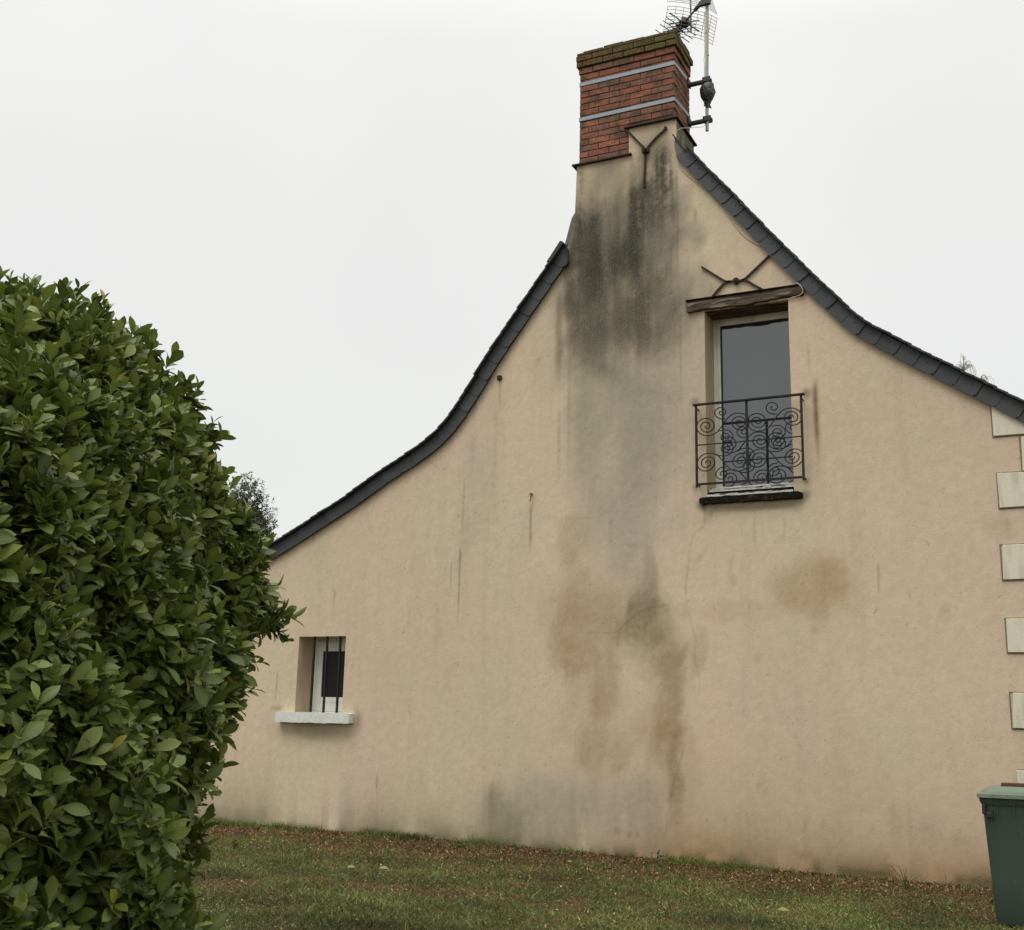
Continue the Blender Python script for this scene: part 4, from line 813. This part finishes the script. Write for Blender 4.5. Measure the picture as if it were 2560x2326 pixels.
# ------------------------------------------------------------------ bare birch behind the roof, right
bt = WD(2412, 960, 36.); tree2 = tag(empty('bare_tree', (bt[0], bt[1], 0)), 'leafless tree with thin drooping twigs just showing above the right roof slope', 'tree')
def bp(px, py): return WD(px, py, 36.)
mb = MB(); top = bp(2409, 888)
mb.tube([(bt[0], bt[1], -.1), (bt[0], bt[1], 6), bp(2410, 980), bp(2408, 935), bp(2409, 905), top], [.25, .18, .03, .02, .010, .004], 8)
mb.tube([bp(2410, 1020), bp(2440, 965), bp(2452, 947), bp(2462, 950), bp(2480, 965)], [.02, .015, .01, .007, .004], 6)
mb.build('trunk', m_trunk, tree2)
mb = MB()
def droop(px, py, dx, up_, n=1):
    p0 = bp(px, py)
    for k in range(n):
        ex, ey = dx+random.uniform(-6, 6), up_+random.uniform(-4, 4); z0_ = random.uniform(-.3, .3)
        pts = [p0, bp(px+ex*.4, py-ey*.8)+np.array([0, z0_, 0]), bp(px+ex*.75, py-ey)+np.array([0, z0_, 0]), bp(px+ex*1.0, py-ey*.3), bp(px+ex*1.12, py+14), bp(px+ex*1.15+random.uniform(-3, 3), py+32+random.uniform(0, 20))]
        q = bend(*pts); mb.tube(q, list(np.linspace(.008, .003, len(q))), 3, cap=False)
for dx in (-24, -20, -14, -10, -6, 5, 9, 14, 18, 24, 30, 34): droop(2408, 930, dx, 18, 2)
for dx in (-8, 4, 8): droop(2409, 905, dx, 12, 1)
for dx in (-10, 8, 14, 20, 28): droop(2452, 950, dx, 7, 2)
mb.build('twigs', m_twig, tree2)

# ------------------------------------------------------------------ ground
n = 121; gx = np.r_[-400, -60, np.linspace(-16, 8, n-4), 60, 400]; gy = np.r_[-300, -60, np.linspace(-14, 2, n-4), 60, 400]
GX, GY = np.meshgrid(gx, gy)
def gz(x, y): return -.075*sstep(-9, -.5, np.asarray(x, float))+(fbm(np.asarray(x)*.8+50, np.asarray(y)*.8+50, 61, 3)-.5)*.05*sstep(.0, .8, -np.asarray(y, float))
GZ = np.where((np.abs(GX) < 20) & (GY < 3) & (GY > -16), gz(GX, GY), 0)
idx = np.arange(n*n).reshape(n, n); Fg = np.stack([idx[:-1, :-1], idx[:-1, 1:], idx[1:, 1:], idx[1:, :-1]], -1).reshape(-1, 4)
tag(from_np('ground', np.c_[GX.ravel(), GY.ravel(), GZ.ravel()], Fg, m_ground, smooth=True), kind='structure')
x_lo, x_hi, y_lo = -13., 3., -9.
def brown(x, y):                     # how bare and leafy the ground is
    b = np.exp(-((-y-.0)/(2.05+2.0*(fbm(x*.6, y*.3, 81, 3)-.5)))**3); pt = sstep(.56, .7, fbm(x*.9+3, y*1.1, 83, 4))
    return np.clip(b*(.35+.95*fbm(x*2.2, y*2.2, 84, 4))+pt*.75*sstep(-7, -2, -9-x+9-0*x)*.75*(x < -3)+pt*.22, 0, 1)
NG = 430000; px_ = rng.uniform(x_lo, x_hi, NG); py_ = -rng.random(NG)**.9*(-y_lo)-.01
fr = rng.random(NG) < .10; px_ = np.where(fr, rng.uniform(x_lo, .3, NG), px_); fm = sstep(.42, .7, fbm(px_*1.3, px_*0, 99, 4)); py_ = np.where(fr, -.01-.32*rng.random(NG)**1.5, py_)
br = brown(px_, py_); keep = np.where(fr, rng.random(NG) < fm, rng.random(NG) > br*.93)
inh = sdf(np.c_[px_, py_, np.full(NG, .3)]) < -.1; keep &= ~inh; px_, py_, br = px_[keep], py_[keep], br[keep]; k = len(px_)
hgt = (.014+.030*rng.random(k)**1.5)*(.7+.9*fbm(px_*1.4, py_*1.4, 85, 3)); hgt *= np.where((py_ > -.2), 2.2, 1)
az = rng.random(k)*6.28; wd = .0025+.0035*rng.random(k); lean_ = rng.normal(size=(k, 2))*.9
b0 = np.c_[px_, py_, gz(px_, py_)-.004]; sdv = np.c_[np.cos(az), np.sin(az), np.zeros(k)]*wd[:, None]
tipv = b0+np.c_[lean_*hgt[:, None], hgt]; Vg = np.stack([b0-sdv, b0+sdv, tipv], 1).reshape(-1, 3); Fg = np.arange(3*k).reshape(-1, 3)
pal = np.array([lin(88, 98, 48), lin(72, 88, 40), lin(112, 114, 66), lin(58, 74, 34), lin(136, 126, 84)]); ci = np.searchsorted([.35, .62, .82, .95], rng.random(k))
gc = 1.4*pal[ci]*(.30+1.45*fbm(px_*1.5, py_*1.5, 87, 5))[:, None]*(1+rng.normal(size=k)*.15)[:, None]; dk = sstep(.5, .66, fbm(px_*.7+20, py_*1.5, 88, 3)); gc = gc*(1-.4*dk[:, None])
tag(from_np('lawn_grass', Vg, Fg, m_grass, cols=np.clip(np.repeat(gc, 3, 0), 0, 1)), 'short patchy olive green lawn grass in front of the wall', 'grass', kind='stuff')
NT = 9000; cxs = rng.uniform(x_lo, x_hi, 700); cys = -rng.random(700)*7.5-.3; ii = rng.integers(0, 700, NT); bx = cxs[ii]+rng.normal(size=NT)*.035; by = cys[ii]+rng.normal(size=NT)*.035
kp = ~(sdf(np.c_[bx, by, np.full(NT, .3)]) < -.05); bx, by = bx[kp], by[kp]; k = len(bx); hh2 = .03+.055*rng.random(k)
b0 = np.c_[bx, by, gz(bx, by)-.004]; az = rng.random(k)*6.28; sv = np.c_[np.cos(az), np.sin(az), np.zeros(k)]*.0028; ln = rng.normal(size=(k, 2))*.45
mid_ = b0+np.c_[ln*hh2[:, None]*.4, hh2*.62]; tp_ = b0+np.c_[ln*hh2[:, None]*1.3, hh2*.9]
Vt = np.stack([b0-sv, b0+sv, mid_+sv*.7, mid_-sv*.7, tp_+sv*.1, tp_-sv*.1], 1).reshape(-1, 3); ft = np.array([[0, 1, 2, 3], [3, 2, 4, 5]]); Ft = (ft[None]+(np.arange(k)*6)[:, None, None]).reshape(-1, 4)
tc_ = np.array([lin(104, 116, 60), lin(126, 130, 78), lin(84, 98, 48), lin(150, 140, 98)])[np.searchsorted([.4, .7, .92], rng.random(k))]
tag(from_np('grass_clumps', Vt, Ft, m_grass, cols=np.clip(np.repeat(tc_, 6, 0), 0, 1)), 'scattered clumps of longer grass blades standing above the short lawn', 'grass', kind='stuff')
# tiny clover and moss leaves between the blades
NC = 150000; qx = rng.uniform(x_lo, x_hi, NC); qy = -rng.random(NC)*(-y_lo)-.01; bq = brown(qx, qy)
cl = fbm(qx*2.2+8, qy*2.2, 95, 4); keep = (rng.random(NC) > bq*.8) & (rng.random(NC) < sstep(.35, .62, cl)) & ~(sdf(np.c_[qx, qy, np.full(NC, .3)]) < -.1); qx, qy = qx[keep], qy[keep]; k = len(qx)
az = rng.random(k)*6.28; r_ = inst(leaf_template(3, .75, .2, .1, 1.2), np.c_[qx, qy, gz(qx, qy)+.008+.026*rng.random(k)], np.c_[np.cos(az), np.sin(az), rng.normal(size=k)*.3], np.c_[rng.normal(size=(k, 2))*.35, np.ones(k)], .009+.014*rng.random(k))
ci = np.searchsorted([.4, .75, .93], rng.random(k)); cc_ = 1.3*np.array([lin(76, 86, 42), lin(96, 104, 56), lin(62, 74, 40), lin(132, 136, 92)])[ci]*(.5+.9*fbm(qx*1.5, qy*1.5, 87, 4))[:, None]
tag(from_np('clover', r_[0], r_[1], m_grass, cols=np.clip(np.repeat(cc_, 9, 0), 0, 1)), 'tiny clover and moss leaves scattered through the lawn', 'clover', kind='stuff')
# leaf litter
NL = 240000; lx = rng.uniform(x_lo, x_hi, NL); ly = -rng.random(NL)**1.6*(-y_lo)-.0
bl_ = brown(lx, ly); keep = rng.random(NL) < bl_*.95+.10; keep &= ~(sdf(np.c_[lx, ly, np.full(NL, .3)]) < -.25); lx, ly = lx[keep], ly[keep]; k = len(lx)
Tl = leaf_template(3, .6, .5, -.35, 1.); az = rng.random(k)*6.28; el = rng.normal(size=k)*.45
dl = np.c_[np.cos(az), np.sin(az), el]; nl_ = np.c_[rng.normal(size=(k, 2))*.5, np.ones(k)]; LL = .008+.022*rng.random(k)**2
r_ = inst(Tl, np.c_[lx, ly, gz(lx, ly)+.004+.014*rng.random(k)], dl, nl_, LL)
pal = np.array([lin(104, 76, 54), lin(84, 60, 44), lin(124, 96, 70), lin(68, 52, 38), lin(146, 124, 98), lin(96, 64, 46), lin(176, 160, 136)]); ci = np.searchsorted([.26, .5, .68, .82, .91, .985], rng.random(k))
lc = np.array([.98, .95, .86])*pal[ci]*(.95+.8*rng.random(k))[:, None]
tag(from_np('leaf_litter', r_[0], r_[1], m_litter, cols=np.clip(np.repeat(lc, len(Tl[0]), 0), 0, 1)), 'strip of brown dead leaf litter along the foot of the wall', 'leaf litter', kind='stuff')

# ------------------------------------------------------------------ weeds and single leaves
def weed(px, py, kind, h, label, n=10):
    p = WZ(px, py, .0); p[1] = min(p[1], -.04); p[2] = float(gz(p[0], p[1])); t = tag(empty('weed', tuple(p)), label, 'weed', 'weeds growing along the foot of the wall')
    if kind == 'tuft':
        mb = MB()
        for k in range(n):
            a = random.uniform(0, 6.28); L0 = h*random.uniform(.6, 1.05); o_ = random.uniform(.15, .7); q = np.array([math.cos(a), math.sin(a)*.5, 0])
            mb.tube([p, p+q*L0*o_*.3+np.array([0, 0, L0*.55]), p+q*L0*o_*.8+np.array([0, 0, L0*.9]), p+q*L0*o_*1.3+np.array([0, 0, L0*.88])], [.004, .0035, .0025, .001], 4, flat=None, cap=False)
        sub(mb, 'blade', m_weed, t)
    elif kind == 'stalk':
        mb = MB(); q = np.array([random.uniform(-.02, .02), 0, 0]); mb.tube([p, p+q+np.array([0, 0, h*.6]), p+q*2+np.array([0, 0, h])], [.0035, .003, .002], 4)
        for k in range(6): z_ = h*(.5+.08*k); mb.tube([p+q*1.5+np.array([0, 0, z_]), p+q*1.5+np.array([random.uniform(-.02, .02), 0, z_+.015])], [.004, .003], 4)
        sub(mb, 'stalk', m_straw, t)
        ps = p+rng.normal(size=(5, 3))*np.array([.03, .02, .008]); r_ = rosettes(ps, unit(rng.normal(size=(5, 3))*.3+np.array([0, 0, 1])), 5, .03, leaf_template(3, .4, .2, .2, 1)); from_np('foliage', r_[0], r_[1], m_weed, t, fl=r_[2])
    else:
        ps = p+np.c_[rng.normal(size=n)*h*.45, rng.normal(size=n)*h*.2, np.abs(rng.normal(size=n))*h*.45]; mb = MB()
        for s_ in ps: mb.tube([p+(s_-p)*np.array([.5, .5, 0]), s_], [.002, .0018], 3, cap=False)
        sub(mb, 'stalk', m_weed, t); r_ = rosettes(ps, unit(rng.normal(size=(n, 3))*.4+np.array([0, 0, 1])), 5, .028, leaf_template(3, .6, .2, .1, 1), spread=(40, 85)); from_np('foliage', r_[0], r_[1], m_weed, t, fl=r_[2])
weed(2262, 2212, 'tuft', .24, 'fan shaped tuft of long green grass blades against the wall left of the bin', 12)
weed(2368, 2218, 'stalk', .19, 'tall thin seed stalk between the long grass tuft and the bin')
weed(2342, 2215, 'stalk', .10, 'short thin stalk just right of the long grass tuft')
weed(2443, 2222, 'stalk', .11, 'thin stalk right beside the left edge of the bin')
weed(1678, 2160, 'leafy', .16, 'tallest bushy clump of clover like weeds at the middle of the wall foot', 26)
weed(1625, 2155, 'leafy', .11, 'low clump of clover like weeds left of the tallest bushy clump', 18)
weed(1562, 2150, 'leafy', .08, 'small sparse weed patch at the wall foot left of the clover clumps', 12)
weed(1152, 2118, 'leafy', .13, 'single dark leafy weed at the wall foot right of the small barred window', 20)
weed(992, 2108, 'stalk', .15, 'upright brown stalk left of the single dark leafy weed')
weed(1048, 2112, 'stalk', .12, 'brown stalk midway between the taller brown stalk and the dark leafy weed')
weed(1088, 2114, 'stalk', .13, 'brown stalk nearest to the dark leafy weed on its left side')
weed(917, 2104, 'stalk', .12, 'brown stalk standing below the right end of the white sill')
weed(705, 2082, 'stalk', .10, 'leaning dry stalk at the wall foot near the laurel bush')
weed(1896, 2178, 'stalk', .07, 'tiny dry stalk at the wall foot under the tall window')
weed(588, 2125, 'tuft', .09, 'low bright green grass tuft in the brown litter beside the laurel bush', 40)
for (px, py, s_, lb) in ((948, 2163, .10, 'pale yellow green fallen leaf on the lawn edge left of centre'), (868, 2161, .09, 'long pale fallen leaf lying left of the yellow green one'), (1944, 2254, .09, 'bright yellow green fallen leaf on the grass right of centre'), (1132, 2185, .035, 'small whitish leaf scrap on the grass at centre left'), (1418, 2143, .06, 'pale green fallen leaf on the brown litter near the wall')):
    p = WZ(px, py, .035); p[2] = float(gz(p[0], p[1]))+.035; T_ = leaf_template(5, .45, .3, .2, .9); az_ = random.uniform(-.6, .6)
    r_ = inst(T_, p[None, :], np.array([[math.cos(az_), math.sin(az_)*.5, .15]]), np.array([[.1, -.5, .8]]), np.array([s_]))
    tag(from_np('fallen_leaf', r_[0], r_[1], m_pale, smooth=True), lb, 'leaf', 'pale fallen leaves on the grass')

S.render.engine = 'CYCLES'; S.cycles.max_bounces = 6
S.render.resolution_x = 1024; S.render.resolution_y = 930
